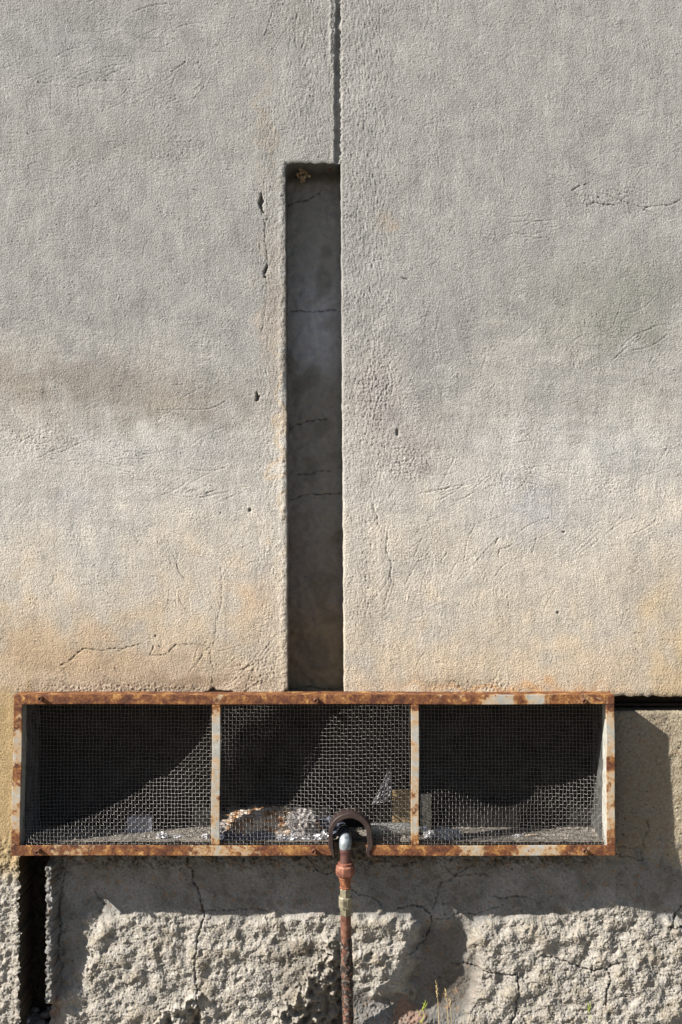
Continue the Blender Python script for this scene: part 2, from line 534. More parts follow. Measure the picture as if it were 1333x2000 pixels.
spot(180, 1290, 150, 40, (0.40, 0.28, 0.17), .5); spot(40, 1260, 60, 60, (0.36, 0.25, 0.15), .4)
spot(390, 1330, 150, 14, (0.17, 0.115, 0.075), .55); spot(220, 1348, 200, 7, (0.15, 0.11, 0.08), .5)
spot(870, 1335, 90, 14, (0.20, 0.155, 0.11), .45); spot(1010, 1347, 190, 8, (0.45, 0.24, 0.09), .6)
spot(130, 980, 60, 40, (0.36, 0.37, 0.385), .45); spot(1040, 990, 60, 50, (0.40, 0.41, 0.43), .5)
spot(1300, 1180, 50, 80, (0.40, 0.31, 0.19), .3); spot(750, 430, 14, 12, (0.38, 0.29, 0.20), .5)
c = c * (1 + .035 * noise(shp, 6, 40, 94, ang=math.pi / 2, aspect=7) + 0.03 * noise(shp, 5, 20, 93) + 0.035 * n_mid + .015 * n_str)[..., None]
# colour slightly darker in the hollows of the grain
c = c * (1 - 0.10 * np.clip(-h + blur(h, 5), 0, 2))[..., None]
c = mixc(c, (0.33, 0.305, 0.265), lw * sstep(1680, 1730, Y))
c = mixc(c, (0.26, 0.215, 0.14), np.clip(lw * (.5 + .2 * rc2), 0, 1) * sstep(1740, 1670, Y))
c = mixc(c, (0.05, 0.042, 0.035), dirt)
c = np.clip(c, .02, .75)

# full grid incl. the coarse outskirts
def mirror_idx(full, a):
    lo, hi = a[0], a[-1]
    q = np.where(full < lo, 2 * lo - full, np.where(full > hi, 2 * hi - full, full))
    return np.clip(np.searchsorted(a, q - 1e-6), 0, len(a) - 1)
def expand(a, xa_, xf_, ya_, yf_, soft=1.3):
    """the dense field, mirrored and softened over the coarse outskirts"""
    ix, iy = mirror_idx(xf_, xa_), mirror_idx(yf_, ya_)
    bl = np.stack([blur(a[..., k], soft) for k in range(3)], -1) if a.ndim == 3 else blur(a, soft)
    out = bl[iy][:, ix]
    ii = np.nonzero((yf_ >= ya_[0]) & (yf_ <= ya_[-1]))[0]; jj = np.nonzero((xf_ >= xa_[0]) & (xf_ <= xa_[-1]))[0]
    out[ii[0]:ii[-1] + 1, jj[0]:jj[-1] + 1] = a[iy[ii]][:, ix[jj]]
    return out
H = expand(h, xa, xf, ya, yf); Cc = expand(c, xa, xf, ya, yf)
XF, YF = np.meshgrid(xf, yf)
# lean of the recess sides
tt = np.clip((YF - 318) / 1036, 0, 1.2)
XW = XF + np.exp(-((XF - 560) / 30) ** 2) * (-2.2 + 4.4 * tt) * (YF < 1500) + np.exp(-((XF - 669) / 30) ** 2) * (-3.2 + 6.4 * tt) * (YF < 1500)
e1 = np.interp(yf, ya, noise((len(ya), 64), 12, 60, 95)[:, 2]) * .35
e2 = np.interp(yf, ya, noise((len(ya), 64), 12, 60, 96)[:, 2]) * .35
XW += np.exp(-((XF - 560) / 5) ** 2) * e1[:, None] + np.exp(-((XF - 669) / 5) ** 2) * e2[:, None]
e3 = np.interp(xf, xa, noise((64, len(xa)), 9, 50, 97)[2]) * .8
YW = YF + np.exp(-((YF - 318) / 6) ** 2) * e3[None, :] + np.where(XF > 1180, 7, 0) * np.exp(-((YF - 1354) / 20) ** 2)
YW += np.exp(-((YF - 1354) / 8) ** 2) * (e3 * 1.2)[None, :]
# rounded upper corners of the recess
cr = np.exp(-(np.hypot(XF - 560, YF - 318) / 6) ** 2) * 2.5; XW += cr; YW += cr * .8
e5 = np.interp(yf, ya, noise((len(ya), 64), 4, 30, 98)[:, 2]) * 1.8
XW += np.exp(-((XF - 38) / 9) ** 2) * (e5 * (yf > 1650))[:, None]
P = np.empty(XF.shape + (3,))
k = 1 + base / D
P[..., 0] = (XW - 666.5) * k * S
P[..., 1] = (base - H) * S
P[..., 2] = CZ - (YW - 1000) * k * S
fx = (XF[:-1, :-1] + XF[1:, 1:]) / 2; fy = (YF[:-1, :-1] + YF[1:, 1:]) / 2
keep = ~((fx > 560) & (fx < 669) & (fy > 318) & (fy < 1354)) & ~((fx > 38) & (fy > 1354))
grid_object('upper_plaster', P, keep, Cc, MAT_plaster, wall)

jn = (nx0 + np.abs(xa - 560).argmin(), nx0 + np.abs(xa - 669).argmin())
it, ib = ny0 + np.abs(ya - 318).argmin(), ny0 + np.abs(ya - 1354).argmin()
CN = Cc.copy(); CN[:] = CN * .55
def sel_niche(i, j, i2, j2): return jn[0] <= min(j, j2) and max(j, j2) <= jn[1] and i >= it and i2 <= ib and not (i == i2 == ib)
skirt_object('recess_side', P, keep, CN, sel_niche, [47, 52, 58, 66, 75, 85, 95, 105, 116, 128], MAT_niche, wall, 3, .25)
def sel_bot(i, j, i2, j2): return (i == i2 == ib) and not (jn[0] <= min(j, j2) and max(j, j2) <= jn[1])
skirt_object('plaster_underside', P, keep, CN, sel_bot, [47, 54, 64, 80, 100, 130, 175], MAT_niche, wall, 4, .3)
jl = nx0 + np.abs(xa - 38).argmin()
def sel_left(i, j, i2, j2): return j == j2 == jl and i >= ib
skirt_object('broken_edge', P, keep, Cc * np.array([.26, .22, .17]), sel_left, [47, 50, 54, 59, 65, 72, 80, 90, 102, 116, 134, 156], MAT_render, wall, 5, .35)  # face colour darkened towards brown to stand in for the channel's shade
# right of that edge, left end of the wall sheet etc. stay open: the masonry behind closes them

NS = 1.0
# ---- recess back ------------------------------------------------------------
def simple_grid(x0, x1, y0, y1, step):
    xs = np.arange(x0, x1 + step * .5, step); ys = np.arange(y0, y1 + step * .5, step)
    return xs, ys, *np.meshgrid(xs, ys)
nwv = noise((2200, 2400), 4, 16, 59)
def line_on(hh, dd, X_, Y_, xs_, ys_, pts, depth, width, dark, jit=.1):
    s_, d = line_dist(X_, Y_, xs_, ys_, jag(pts, jit, rnd), width * 6)
    if d.size == 0: return
    w2 = np.clip(.85 + .4 * nwv[s_], .45, 1.6)
    hh[s_] -= depth * w2 * np.exp(-(d / (width * w2 ** .5)) ** 2)
    dd[s_] = np.maximum(dd[s_], dark * np.minimum(w2, 1) * np.exp(-(d / (width * w2 ** .5)) ** 2))
xs, ys, Xg, Yg = simple_grid(545, 685, 300, 1366, 2.0)
sh = Xg.shape
hh = .35 * noise(sh, 1.6, 4, 101) + .9 * noise(sh, 10, 60, 102); dd = np.zeros(sh)
for pts in ([(562, 402), (575, 394), (600, 390), (620, 380), (628, 372)], [(566, 608), (600, 609), (620, 607), (668, 608)],
            [(566, 976), (590, 968), (610, 964), (640, 964), (668, 962)], [(566, 838), (600, 822), (640, 818)], [(580, 927), (620, 920), (650, 921)],
            [(560, 1345), (600, 1342), (668, 1343)]):
    line_on(hh, dd, Xg, Yg, xs, ys, pts, 2.5, 1.3, .8)
nb = noise(sh, 30, 130, 103); nm = noise(sh, 6, 26, 104)
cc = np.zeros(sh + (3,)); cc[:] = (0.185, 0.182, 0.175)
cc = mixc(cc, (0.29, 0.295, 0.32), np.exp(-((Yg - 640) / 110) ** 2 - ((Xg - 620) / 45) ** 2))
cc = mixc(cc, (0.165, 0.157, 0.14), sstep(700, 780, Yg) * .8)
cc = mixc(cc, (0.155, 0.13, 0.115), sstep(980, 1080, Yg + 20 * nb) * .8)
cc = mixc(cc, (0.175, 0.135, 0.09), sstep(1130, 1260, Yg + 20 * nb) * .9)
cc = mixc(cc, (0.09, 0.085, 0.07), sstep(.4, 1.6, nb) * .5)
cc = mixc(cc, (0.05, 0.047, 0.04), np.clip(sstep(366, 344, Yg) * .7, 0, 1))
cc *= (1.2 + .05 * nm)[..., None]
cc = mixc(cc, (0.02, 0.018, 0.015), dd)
Pn = np.empty(sh + (3,)); kk = 1 + 126 / D
Pn[..., 0] = (Xg - 666.5) * kk * S; Pn[..., 1] = (126 - hh) * S; Pn[..., 2] = CZ - (Yg - 1000) * kk * S
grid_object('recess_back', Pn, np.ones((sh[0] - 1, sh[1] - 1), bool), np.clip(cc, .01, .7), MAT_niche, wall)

# ---- lower wall -------------------------------------------------------------
NS = 1.2
xb, xbf, mx0, mx1 = axis(98, 1414, 1.5, 98, 2230, [1195])
yb, ybf, my0, my1 = axis(1384, 2064, 1.5, 1384, 2064, [1390, 1632])
X, Y = np.meshgrid(xb, yb); shp = X.shape
nw1 = noise(shp, 4, 14, 201); nw2 = noise(shp, 12, 45, 202); nw3 = noise(shp, 40, 130, 203)
nf = noise(shp, 1.6, 4, 204)
base_r = np.interp(Y.ravel(), [1380, 1437, 1650, 1700, 1790, 2064], [57, 57, 65, 71, 92, 92]).reshape(shp)
wr = sstep(1130, 1215, X)
B = 96 * (1 - wr) + base_r * wr
hh = .28 * nf + .3 * noise(shp, 3, 8, 205) + .45 * nw2 + 1.6 * nw3 * (1 - wr)
dirt = np.zeros(shp)
Xw = X + 5 * nw1 + 5 * nw2; Yw = Y + 5 * noise(shp, 4, 14, 206) + 5 * noise(shp, 12, 45, 207)
def region(poly, soft=2.2):
    return np.clip(blur(inside(Xw, Yw, poly).astype(float), soft), 0, 1)
A = region([(166, 1776), (200, 1786), (240, 1788), (330, 1778), (392, 1788), (470, 1796), (520, 1786), (600, 1780), (668, 1783),
            (672, 2080), (90, 2080), (100, 1975), (128, 1940), (150, 1905), (166, 1870), (172, 1830)])
Cg = region([(680, 1784), (760, 1788), (800, 1790), (822, 1815), (806, 1850), (796, 1900), (790, 1940), (735, 1935), (690, 1938)])
Bg = region([(914, 1824), (945, 1802), (1005, 1786), (1050, 1784), (1060, 1802), (1082, 1780), (1150, 1770), (1232, 1766), (1268, 1782),
             (1290, 1806), (1420, 1800), (1420, 2080), (918, 2080), (908, 1985), (928, 1925), (934, 1880), (914, 1862)])
Lump = region([(748, 1933), (790, 1930), (800, 1936), (792, 1944), (750, 1944)], 1.6) + region([(800, 1862), (815, 1868), (812, 1900), (800, 1905)], 1.6) + \
       region([(795, 1930), (806, 1925), (806, 1960), (798, 1950)], 1.6)
rough = np.clip(A + Cg + Bg + Lump, 0, 1)
lum = noise(shp, 3.4, 10, 211); lum2 = noise(shp, 2.0, 6, 212); lum3 = noise(shp, 9, 34, 213); lum4 = noise(shp, 26, 80, 214)
rid = 1 - np.abs(noise(shp, 3.0, 9, 217))
frac = noise(shp, 1.2, 60, 218, power=1.15)
fl = sstep(-.6, .9, noise(shp, 14, 60, 219))
big = noise(shp, 9, 70, 220, power=.6) + .18 * lum + .12 * frac
terr = 1.3 * sstep(-.07, .07, big + .25) + 1.8 * sstep(.95, 1.1, big) - 2.2 * sstep(-1.15, -1.35, big)
lumps = .55 * frac + terr - 1 + (.25 + .75 * fl) * (.10 * np.tanh(lum) + .24 * lum2) + 2.1 * lum4 + .42 * nf
_unused = .75 * np.tanh(lum) + .95 * lum2 + .9 * rid + 1.25 * np.tanh(lum3) + 1.6 * lum4 + .75 * nf
dent = sstep(1.15, 1.7, noise(shp, 10, 34, 216) + .15 * lum)
hh = hh * (1 - .6 * rough) + rough * (10 + lumps) - rough * dent * 3
# deep hollow between the rough patches
Hol = region([(826, 1800), (928, 1812), (934, 1870), (945, 1900), (925, 1950), (880, 1975), (700, 1990), (690, 1950), (730, 1945), (795, 1955), (808, 1900), (822, 1860)], 5)
hh -= Hol * 14 * (1 + .2 * nw3)
bulge = region([(690, 1955), (800, 1962), (850, 1975), (850, 2080), (690, 2080)], 4)
hh += bulge * (9 + .8 * lum)
# plaster step at x 840 (edge of a surviving layer)
St = region([(690, 1660), (866, 1660), (858, 1742), (842, 1770), (846, 1800), (838, 1838), (800, 1862), (690, 1866)], 1.0)
hh += St * 4.5
# left end: ridge of broken plaster
rx = 110.5 + 1.8 * noise((len(yb), 64), 5, 26, 221)[:, 4]
rx = rx[:, None]
ridge = sstep(1.2, -1.2, X - rx) * sstep(1962, 1945, Y) * sstep(1672, 1690, Y)
hh += ridge * (36 + .3 * lum2 + 1.3 * noise(shp, 5, 18, 222))
hh -= 5 * np.exp(-((X - 117 - 3 * nw2) / 2.2) ** 2) * sstep(1950, 1900, Y)
hh -= 14 * np.exp(-((X - 104) / 13) ** 2 - ((Y - 1972) / 20) ** 2)
# mortar fillets: a crest, then a face falling away to the right
def fillet(crest, x_end, hgt, slope):
    global hh
    cy = np.array([p[1] for p in crest]); cx = np.array([p[0] for p in crest])
    o = np.argsort(cy); xc = np.interp(Y, cy[o], cx[o]) + 3.5 * nw1 + 6 * nw2; hgt = hgt * (1 + .25 * nw2)
    on = sstep(cy.min() - 4, cy.min() + 6, Y)
    d = X - xc
    f = np.where(d < 0, hgt * np.exp(-(d / 7) ** 2), hgt - slope * d)
    f = np.where(X > x_end, f * 0 + (hgt - slope * (x_end - xc)), f)
    lim = sstep(x_end + 8, x_end - 2, X)
    return on * np.where(d < 0, f, f * lim)
f1 = fillet([(650, 1832), (628, 1872), (610, 1905), (578, 1945), (545, 1975), (520, 2064)], 668, 14, .45)
hh += f1
f2 = fillet([(386, 1934), (368, 1950), (345, 1964), (308, 1990), (290, 2064)], 388, 13, .46)
hh += f2
darkf = np.clip(((f1 < 12) & (f1 != 0) & (X > 545) & (X < 672) & (Y > 1835)).astype(float), 0, 1)
# bulges
hh += 6 * np.exp(-((X - 1000) / 60) ** 2 - ((Y - 1830) / 24) ** 2) + 5 * np.exp(-((X - 1230) / 40) ** 2 - ((Y - 1940) / 60) ** 2)
def lcrack(pts, depth=6, width=1.5, dark=.75, jit=.14):
    depth *= .75; width *= .8; dark *= .85
    line_on(hh, dirt, X, Y, xb, yb, pts, depth, width, dark, jit)
lcrack([(366, 1676), (376, 1700), (388, 1742), (396, 1768), (396, 1800), (386, 1850), (383, 1895), (388, 1935), (392, 1970), (400, 2040)], 8, 1.9, .65)
lcrack([(396, 1781), (415, 1778), (440, 1779), (470, 1775), (500, 1773), (540, 1780)], 4, 1.3)
lcrack([(182, 1740), (192, 1760), (204, 1773)], 3, 1.3); lcrack([(121, 1680), (124, 1720), (117, 1760), (120, 1820), (112, 1880)], 4, 1.5)
lcrack([(688, 1738), (712, 1746), (730, 1752), (745, 1768)], 5, 1.3)
lcrack([(776, 1773), (800, 1769), (826, 1770), (840, 1782), (843, 1810), (832, 1840), (812, 1857), (797, 1860)], 7, 1.6)
lcrack([(930, 1690), (905, 1700), (862, 1725), (856, 1745), (842, 1776)], 5, 1.3)
lcrack([(870, 1690), (888, 1710), (930, 1706), (955, 1712)], 4, 1.2)
lcrack([(965, 1750), (990, 1755), (1028, 1752)], 5, 1.6); lcrack([(843, 1800), (870, 1795), (930, 1788), (975, 1770)], 4, 1.2)
lcrack([(1065, 1868), (1110, 1876), (1140, 1890), (1180, 1890), (1210, 1880)], 8, 1.8); lcrack([(1185, 1890), (1190, 1920), (1182, 1960)], 8, 2.2)
lcrack([(885, 1888), (910, 1886), (955, 1898), (1010, 1902)], 6, 1.8); lcrack([(1008, 1900), (1012, 1940), (1000, 1990), (1003, 2040)], 7, 2.2)
lcrack([(1262, 1600), (1268, 1625), (1258, 1640), (1262, 1660), (1255, 1675)], 4, 1.3)
lcrack([(1210, 1655), (1255, 1655), (1256, 1680)], 3, 1.3, .5); lcrack([(1205, 1668), (1230, 1674), (1268, 1679)], 5, 1.5)
lcrack([(600, 1676), (620, 1700), (640, 1708), (665, 1690)], 4, 1.6); lcrack([(750, 1676), (790, 1690), (830, 1678)], 4, 1.4)
lcrack([(1248, 1418), (1261, 1436), (1262, 1440)], -2.5, 1.6, 0); lcrack([(1270, 1475), (1300, 1520)], 2, 1.2, .2)
lcrack([(1333, 1770), (1318, 1795), (1310, 1815), (1340, 1806)], 8, 2.4)
for q in range(46):
    a0 = rnd.uniform(0, 6.3); cx, cy = rnd.uniform(110, 1333), rnd.uniform(1680, 1800); L = rnd.uniform(10, 46)
    lcrack([(cx, cy), (cx + math.cos(a0) * L * .5, cy + math.sin(a0) * L * .4), (cx + math.cos(a0 + .5) * L, cy + math.sin(a0 + .5) * L * .6)], rnd.uniform(1, 2.5), 1.1, .35)
hh -= 18 * np.exp(-((X - 195) / 52) ** 2 - ((Y - 1745) / 42) ** 2)
holes = sstep(2.5, 2.9, noise(shp, 3, 9, 231)); hh -= 4 * holes * (1 - rough); dirt = np.maximum(dirt, .6 * holes * (1 - rough))
# top edge of the right part, rounded
hh += np.where((X > 1195) & (Y < 1400), -4 * np.exp(-np.abs(Y - 1390) / 2.5), 0)
# the outline under the grille is lumpy mortar
und = sstep(1705, 1672, Y + 5 * nw1) * (1 - wr)
hh += und * (2.2 * lum + 2.5 * lum3)

# colour
c = np.zeros(shp + (3,)); c[:] = (0.205, 0.20, 0.188)
c = mixc(c, (0.29, 0.285, 0.28), sstep(-.2, 1.6, nw3) * .6)
c = mixc(c, (0.135, 0.127, 0.11), sstep(.1, 1.8, nw2 - nw3 * .5) * .6)
c = mixc(c, (0.335, 0.31, 0.27), rough)
c = mixc(c, (0.27, 0.235, 0.18), rough * sstep(.2, 1.6, lum4) * .6)
c = mixc(c, (0.40, 0.38, 0.35), rough * sstep(.3, 1.3, lum3) * .5)
c = mixc(c, (0.15, 0.12, 0.085), und * .75 * sstep(-1, 1.2, nw2 + .6))
wru = wr * sstep(1700, 1640, Y + 14 * nw2)
c = mixc(c, (0.245, 0.205, 0.145), wru * .85)
c = mixc(c, (0.35, 0.30, 0.215), wru * sstep(1300, 1325, X) * .8)
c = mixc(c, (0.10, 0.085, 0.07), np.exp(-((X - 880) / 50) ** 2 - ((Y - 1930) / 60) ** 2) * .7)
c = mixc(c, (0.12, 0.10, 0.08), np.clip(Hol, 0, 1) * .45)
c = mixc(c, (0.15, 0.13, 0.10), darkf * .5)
br = region([(775, 1958), (800, 1955), (808, 1972), (825, 1965), (838, 1985), (830, 2010), (780, 2000)], 1.5)
c = mixc(c, (0.27, 0.155, 0.105), np.clip(br, 0, 1) * .7); hh += br * 2
br2 = region([(98, 1952), (118, 1956), (122, 1975), (108, 1995), (98, 1990)], 1.5)
c = mixc(c, (0.36, 0.22, 0.14), np.clip(br2, 0, 1) * .7)
c = mixc(c, (0.25, 0.16, 0.10), sstep(1.2, 1.9, noise(shp, 8, 30, 241)) * .5 * (1 - rough))
c = c * (1 + .07 * noise(shp, 3, 12, 242))[..., None]
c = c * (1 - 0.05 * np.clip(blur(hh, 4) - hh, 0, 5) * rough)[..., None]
c = mixc(c, (0.035, 0.03, 0.025), np.clip(dirt, 0, 1))
c = np.clip(c, .02, .7)
Hh = expand(hh, xb, xbf, yb, ybf); Cl = expand(c, xb, xbf, yb, ybf)
BB = np.pad(B, ((my0, my1), (mx0, mx1)), mode='edge')
XF, YF = np.meshgrid(xbf, ybf)
ex = np.interp(ybf, yb, noise((len(yb), 64), 4, 24, 251)[:, 3]) * 1.6
XW = XF + np.exp(-((XF - 98) / 8) ** 2) * ex[:, None]
PL = np.empty(XF.shape + (3,)); KK = 1 + BB / D
PL[..., 0] = (XW - 666.5) * KK * S; PL[..., 1] = (BB - Hh) * S; PL[..., 2] = CZ - (YF - 1000) * KK * S
fx = (XF[:-1, :-1] + XF[1:, 1:]) / 2; fy = (YF[:-1, :-1] + YF[1:, 1:]) / 2
keepL = ((fy > 1632) & (fx < 1195)) | ((fx > 1195) & (fy > 1390))
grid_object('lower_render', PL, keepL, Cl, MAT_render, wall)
jr = mx0 + np.abs(xb - 1195).argmin(); i9 = my0 + np.abs(yb - 1390).argmin(); i6 = my0 + np.abs(yb - 1632).argmin()
def sel_l(i, j, i2, j2): return (j == j2 == 0) or (i == i2 == i9 and j >= jr) or (j == j2 == jr and i2 <= i6)
skirt_object('render_edge', PL, keepL, Cl, sel_l, [57, 72, 86, 100, 116, 134, 156, 175], MAT_render, wall, 6, .5)

NS = 1.0
# ---- chamber behind the grille ------------------------------------------------
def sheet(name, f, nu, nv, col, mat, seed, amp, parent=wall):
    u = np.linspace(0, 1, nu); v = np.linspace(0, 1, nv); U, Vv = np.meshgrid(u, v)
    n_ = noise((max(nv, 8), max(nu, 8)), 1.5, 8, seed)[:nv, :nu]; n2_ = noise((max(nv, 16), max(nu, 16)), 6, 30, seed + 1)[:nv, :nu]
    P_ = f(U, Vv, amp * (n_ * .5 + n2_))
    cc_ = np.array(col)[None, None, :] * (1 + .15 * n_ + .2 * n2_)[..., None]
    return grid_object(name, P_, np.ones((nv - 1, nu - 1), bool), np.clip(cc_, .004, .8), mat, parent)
def real(x, y, d): return np.stack([x * S, d * S, CZ - y * S], -1)   # offsets from the optical axis
BKD = 150
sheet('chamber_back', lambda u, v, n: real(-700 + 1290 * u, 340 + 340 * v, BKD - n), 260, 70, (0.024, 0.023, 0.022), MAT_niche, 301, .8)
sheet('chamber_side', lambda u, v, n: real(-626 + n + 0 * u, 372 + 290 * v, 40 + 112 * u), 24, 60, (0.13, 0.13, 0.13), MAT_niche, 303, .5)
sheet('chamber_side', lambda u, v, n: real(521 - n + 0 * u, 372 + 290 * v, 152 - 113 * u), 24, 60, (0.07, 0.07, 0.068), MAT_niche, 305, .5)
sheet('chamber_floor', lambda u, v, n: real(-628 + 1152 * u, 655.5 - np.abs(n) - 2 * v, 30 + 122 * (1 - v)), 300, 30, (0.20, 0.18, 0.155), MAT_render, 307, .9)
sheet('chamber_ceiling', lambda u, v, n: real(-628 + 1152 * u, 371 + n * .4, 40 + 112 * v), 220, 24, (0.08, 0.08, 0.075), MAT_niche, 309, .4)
# channel at the lower left: dark back
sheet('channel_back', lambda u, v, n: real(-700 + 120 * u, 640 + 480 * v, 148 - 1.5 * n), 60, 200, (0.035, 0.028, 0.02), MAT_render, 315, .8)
# slot right of the grille: dark back and the old iron lintel inside it
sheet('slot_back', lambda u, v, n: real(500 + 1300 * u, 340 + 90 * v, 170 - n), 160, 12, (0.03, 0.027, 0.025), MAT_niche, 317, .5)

def box_mesh(bm, lo, hi, bev=0.0):
    r = bmesh.ops.create_cube(bm, size=1)
    vs = r['verts']
    for v in vs:
        v.co = Vector([(lo[i] + hi[i]) / 2 + v.co[i] * (hi[i] - lo[i]) for i in range(3)])
    if bev:
        es = {e for v in vs for e in v.link_edges}
        bmesh.ops.bevel(bm, geom=list(es), offset=bev, segments=2, affect='EDGES', profile=.6)
def bm_obj(name, bm, mat, parent=None, smooth=False):
    me = bpy.data.meshes.new(name); bmesh.ops.recalc_face_normals(bm, faces=bm.faces); bm.to_mesh(me); bm.free()
    return link(name, me, mat, parent, smooth)
def rbox(bm, x0, x1, y0, y1, d0, d1, bev=0.0):
    """box from real offsets (x right, y down) and depths"""
    box_mesh(bm, (x0 * S, d0 * S, CZ - y1 * S), (x1 * S, d1 * S, CZ - y0 * S), bev * S)

bm = bmesh.new()
rbox(bm, -960, 1640, -1580, 340, 178, 420); rbox(bm, -960, 1640, 340, 1075, 184, 420)
rbox(bm, -960, 1640, -1590, -1581, 40, 420)
rbox(bm, -990, -961, -1590, 1075, 60, 420); rbox(bm, 1641, 1670, -1590, 1075, 60, 420)
bm_obj('masonry_core', bm, flat_mat('masonry', (0.16, 0.15, 0.13), .95, bump=.002), wall)
bm = bmesh.new(); rbox(bm, 545, 1640, 372, 392, 118, 124, 1); rbox(bm, 545, 1640, 389, 394, 95, 117.5, 1)
bm_obj('lintel', bm, flat_mat('lintel_iron', (0.035, 0.022, 0.015), .8, .2, .4, 30, .0006), wall)

# ---- ground -------------------------------------------------------------------
gn = 160
u = np.concatenate([-np.geomspace(60, 3, 30), np.linspace(-2.9, 2.9, 100), np.geomspace(3, 60, 30)])
v = np.concatenate([-np.geomspace(80, 1.2, 40), np.linspace(-1.15, .6, 90)])
U, V_ = np.meshgrid(u, v)
zn = noise(U.shape, 2, 8, 401) * .006
Pg = np.stack([U, V_, zn], -1)
gm = M('dry_ground', .95, .2)
gm.color(gm.ramp(gm.noise(9, 8, .65), [(0.3, (0.13, 0.11, 0.085)), (0.7, (0.27, 0.235, 0.19))])); gm.bump(gm.noise(60, 5, .7), .006)
F = grid_faces(*U.shape, np.ones((U.shape[0] - 1, U.shape[1] - 1), bool))[:, ::-1]
g_o = link('ground', np_mesh('ground', Pg.reshape(-1, 3), F), gm.m)
tag(g_o, 'dry dusty ground at the foot of the wall', 'ground', kind='structure')

# ================================================================ THE GRILLE
gr = empty('window_grille', W(612, 1672, 0))
tag(gr, 'long rusty steel grille with flaking pale paint and three wire mesh panels', 'grille')
def bar(name, x0, x1, y0, y1, d0, d1, rustf, bev=1.2, skew=None, along=None):
    """bar meshed finely along its length, with a rust amount per vertex"""
    bm = bmesh.new()
    rbox(bm, x0, x1, y0, y1, d0, d1, bev)
    ax = 0 if (x1 - x0) > (y1 - y0) else 2
    L = max(x1 - x0, y1 - y0); n = int(L / 12)
    lo = x0 * S if ax == 0 else CZ - y1 * S
    for q in range(1, n):
        co = lo + L * S * q / n
        nrm = Vector((1, 0, 0)) if ax == 0 else Vector((0, 0, 1))
        p = nrm * co
        bmesh.ops.bisect_plane(bm, geom=bm.verts[:] + bm.edges[:] + bm.faces[:], plane_co=p, plane_no=nrm)
    rr_ = random.Random(hash(name) % 100 + int(x0))
    for v in bm.verts:
        X_, Y_ = v.co.x / S, (CZ - v.co.z) / S
        if skew: v.co.x += skew(X_, Y_) * S
        v.co.y += .35 * S * math.sin(X_ * .021 + Y_ * .03) ; v.co.z += .5 * S * math.sin(X_ * .013 + 1.3) * (ax == 0); v.co.x += .4 * S * math.sin(Y_ * .03) * (ax == 2)
    me = bpy.data.meshes.new(name); bmesh.ops.recalc_face_normals(bm, faces=bm.faces); bm.to_mesh(me); bm.free()
    a = me.attributes.new('rust', 'FLOAT', 'POINT')
    a.data.foreach_set('value', [rustf(v.co.x / S + 666.5, (CZ - v.co.z) / S + 1000) for v in me.vertices])
    return link(name, me, MAT_bar, gr, False)
def bumpf(x, c_, w): return math.exp(-((x - c_) / w) ** 2)
r_top = lambda x, y: .66 - .13 * bumpf(x, 425, 22) - .16 * bumpf(x, 985, 30) - .20 * bumpf(x, 1045, 26) - .12 * bumpf(x, 850, 26) + .10 * bumpf(x, 1015, 12) - .09 * (x > 880) - .05 * bumpf(x, 650, 60)
r_bot = lambda x, y: .63 - .10 * bumpf(x, 160, 60) - .14 * bumpf(x, 390, 40) - .14 * bumpf(x, 470, 45) - .16 * bumpf(x, 915, 35) - .20 * bumpf(x, 1045, 45) + .12 * bumpf(x, 990, 12) + .06 * bumpf(x, 650, 60)
r_mul = lambda x, y: .40 + .2 * bumpf(y, 1652, 18) + .2 * bumpf(y, 1376, 14) + .06 * bumpf(y, 1560, 60) * (x > 600)
r_lft = lambda x, y: .43 + .2 * bumpf(y, 1370, 55) + .17 * bumpf(y, 1660, 45) + .22 * bumpf(y, 1508, 12)
r_rgt = lambda x, y: .40 + .24 * bumpf(y, 1370, 24) + .24 * bumpf(y, 1655, 28) + .26 * bumpf(y, 1494, 12) + .08 * bumpf(y, 1540, 50)
O = 666.5
def lean_l(X_, Y_): return -6.0 * (Y_ - 357) / 315
def lean_r(X_, Y_): return 2.0 * (Y_ - 357) / 315
bar('top_bar', 27 - O, 1201 - O, 357, 376, 0, 4, r_top, skew=lambda X_, Y_: lean_l(X_, Y_) * (X_ < -600))
bar('left_bar', 27 - O, 44 - O, 376.4, 651.6, 0.2, 4.2, r_lft, skew=lean_l)
bar('right_bar', 1184.5 - O, 1201 - O, 376.4, 651.6, 0.2, 4.2, r_rgt, skew=lean_r)
bar('bottom_bar', 21 - O, 649 - O, 652, 672, 0, 4, r_bot)
bar('bottom_bar', 719 - O, 1203 - O, 652, 672, 0, 4, r_bot, skew=lambda X_, Y_: (Y_ - 662) * .5 * (X_ < 60))
bar('mullion', 414.5 - O, 431 - O, 376.4, 651.6, 0.6, 5, r_mul, skew=lambda X_, Y_: -2.0 * (Y_ - 376) / 276)
bar('mullion', 803.5 - O, 819 - O, 376.4, 651.6, 0.6, 5, r_mul)
rw = lambda x, y: .5
# flat strips that give the frame its depth (top, bottom, sides, mullion webs)
bar('side_plate', 27.5 - O, 1200.5 - O, 357.6, 361, 4.4, 46, lambda x, y: .62, .5)
bar('side_plate', 38 - O, 648 - O, 668.5, 671.6, 4.4, 46, lambda x, y: .6, .5)
bar('side_plate', 724 - O, 1202 - O, 668.5, 671.6, 4.4, 46, lambda x, y: .6, .5)
bar('side_plate', 29 - O, 41.5 - O, 361.5, 671.3, 4.6, 46, lambda x, y: .3, .5, skew=lambda X_, Y_: lean_l(X_, Y_) * .7)
bar('side_plate', 1187 - O, 1198.5 - O, 361.5, 668, 4.6, 46, lambda x, y: .25, .5)
bar('mullion_web', 421 - O, 424 - O, 362, 651, 5.4, 44, lambda x, y: .6, .5)
bar('mullion_web', 810 - O, 813 - O, 362, 651, 5.4, 44, lambda x, y: .6, .5)

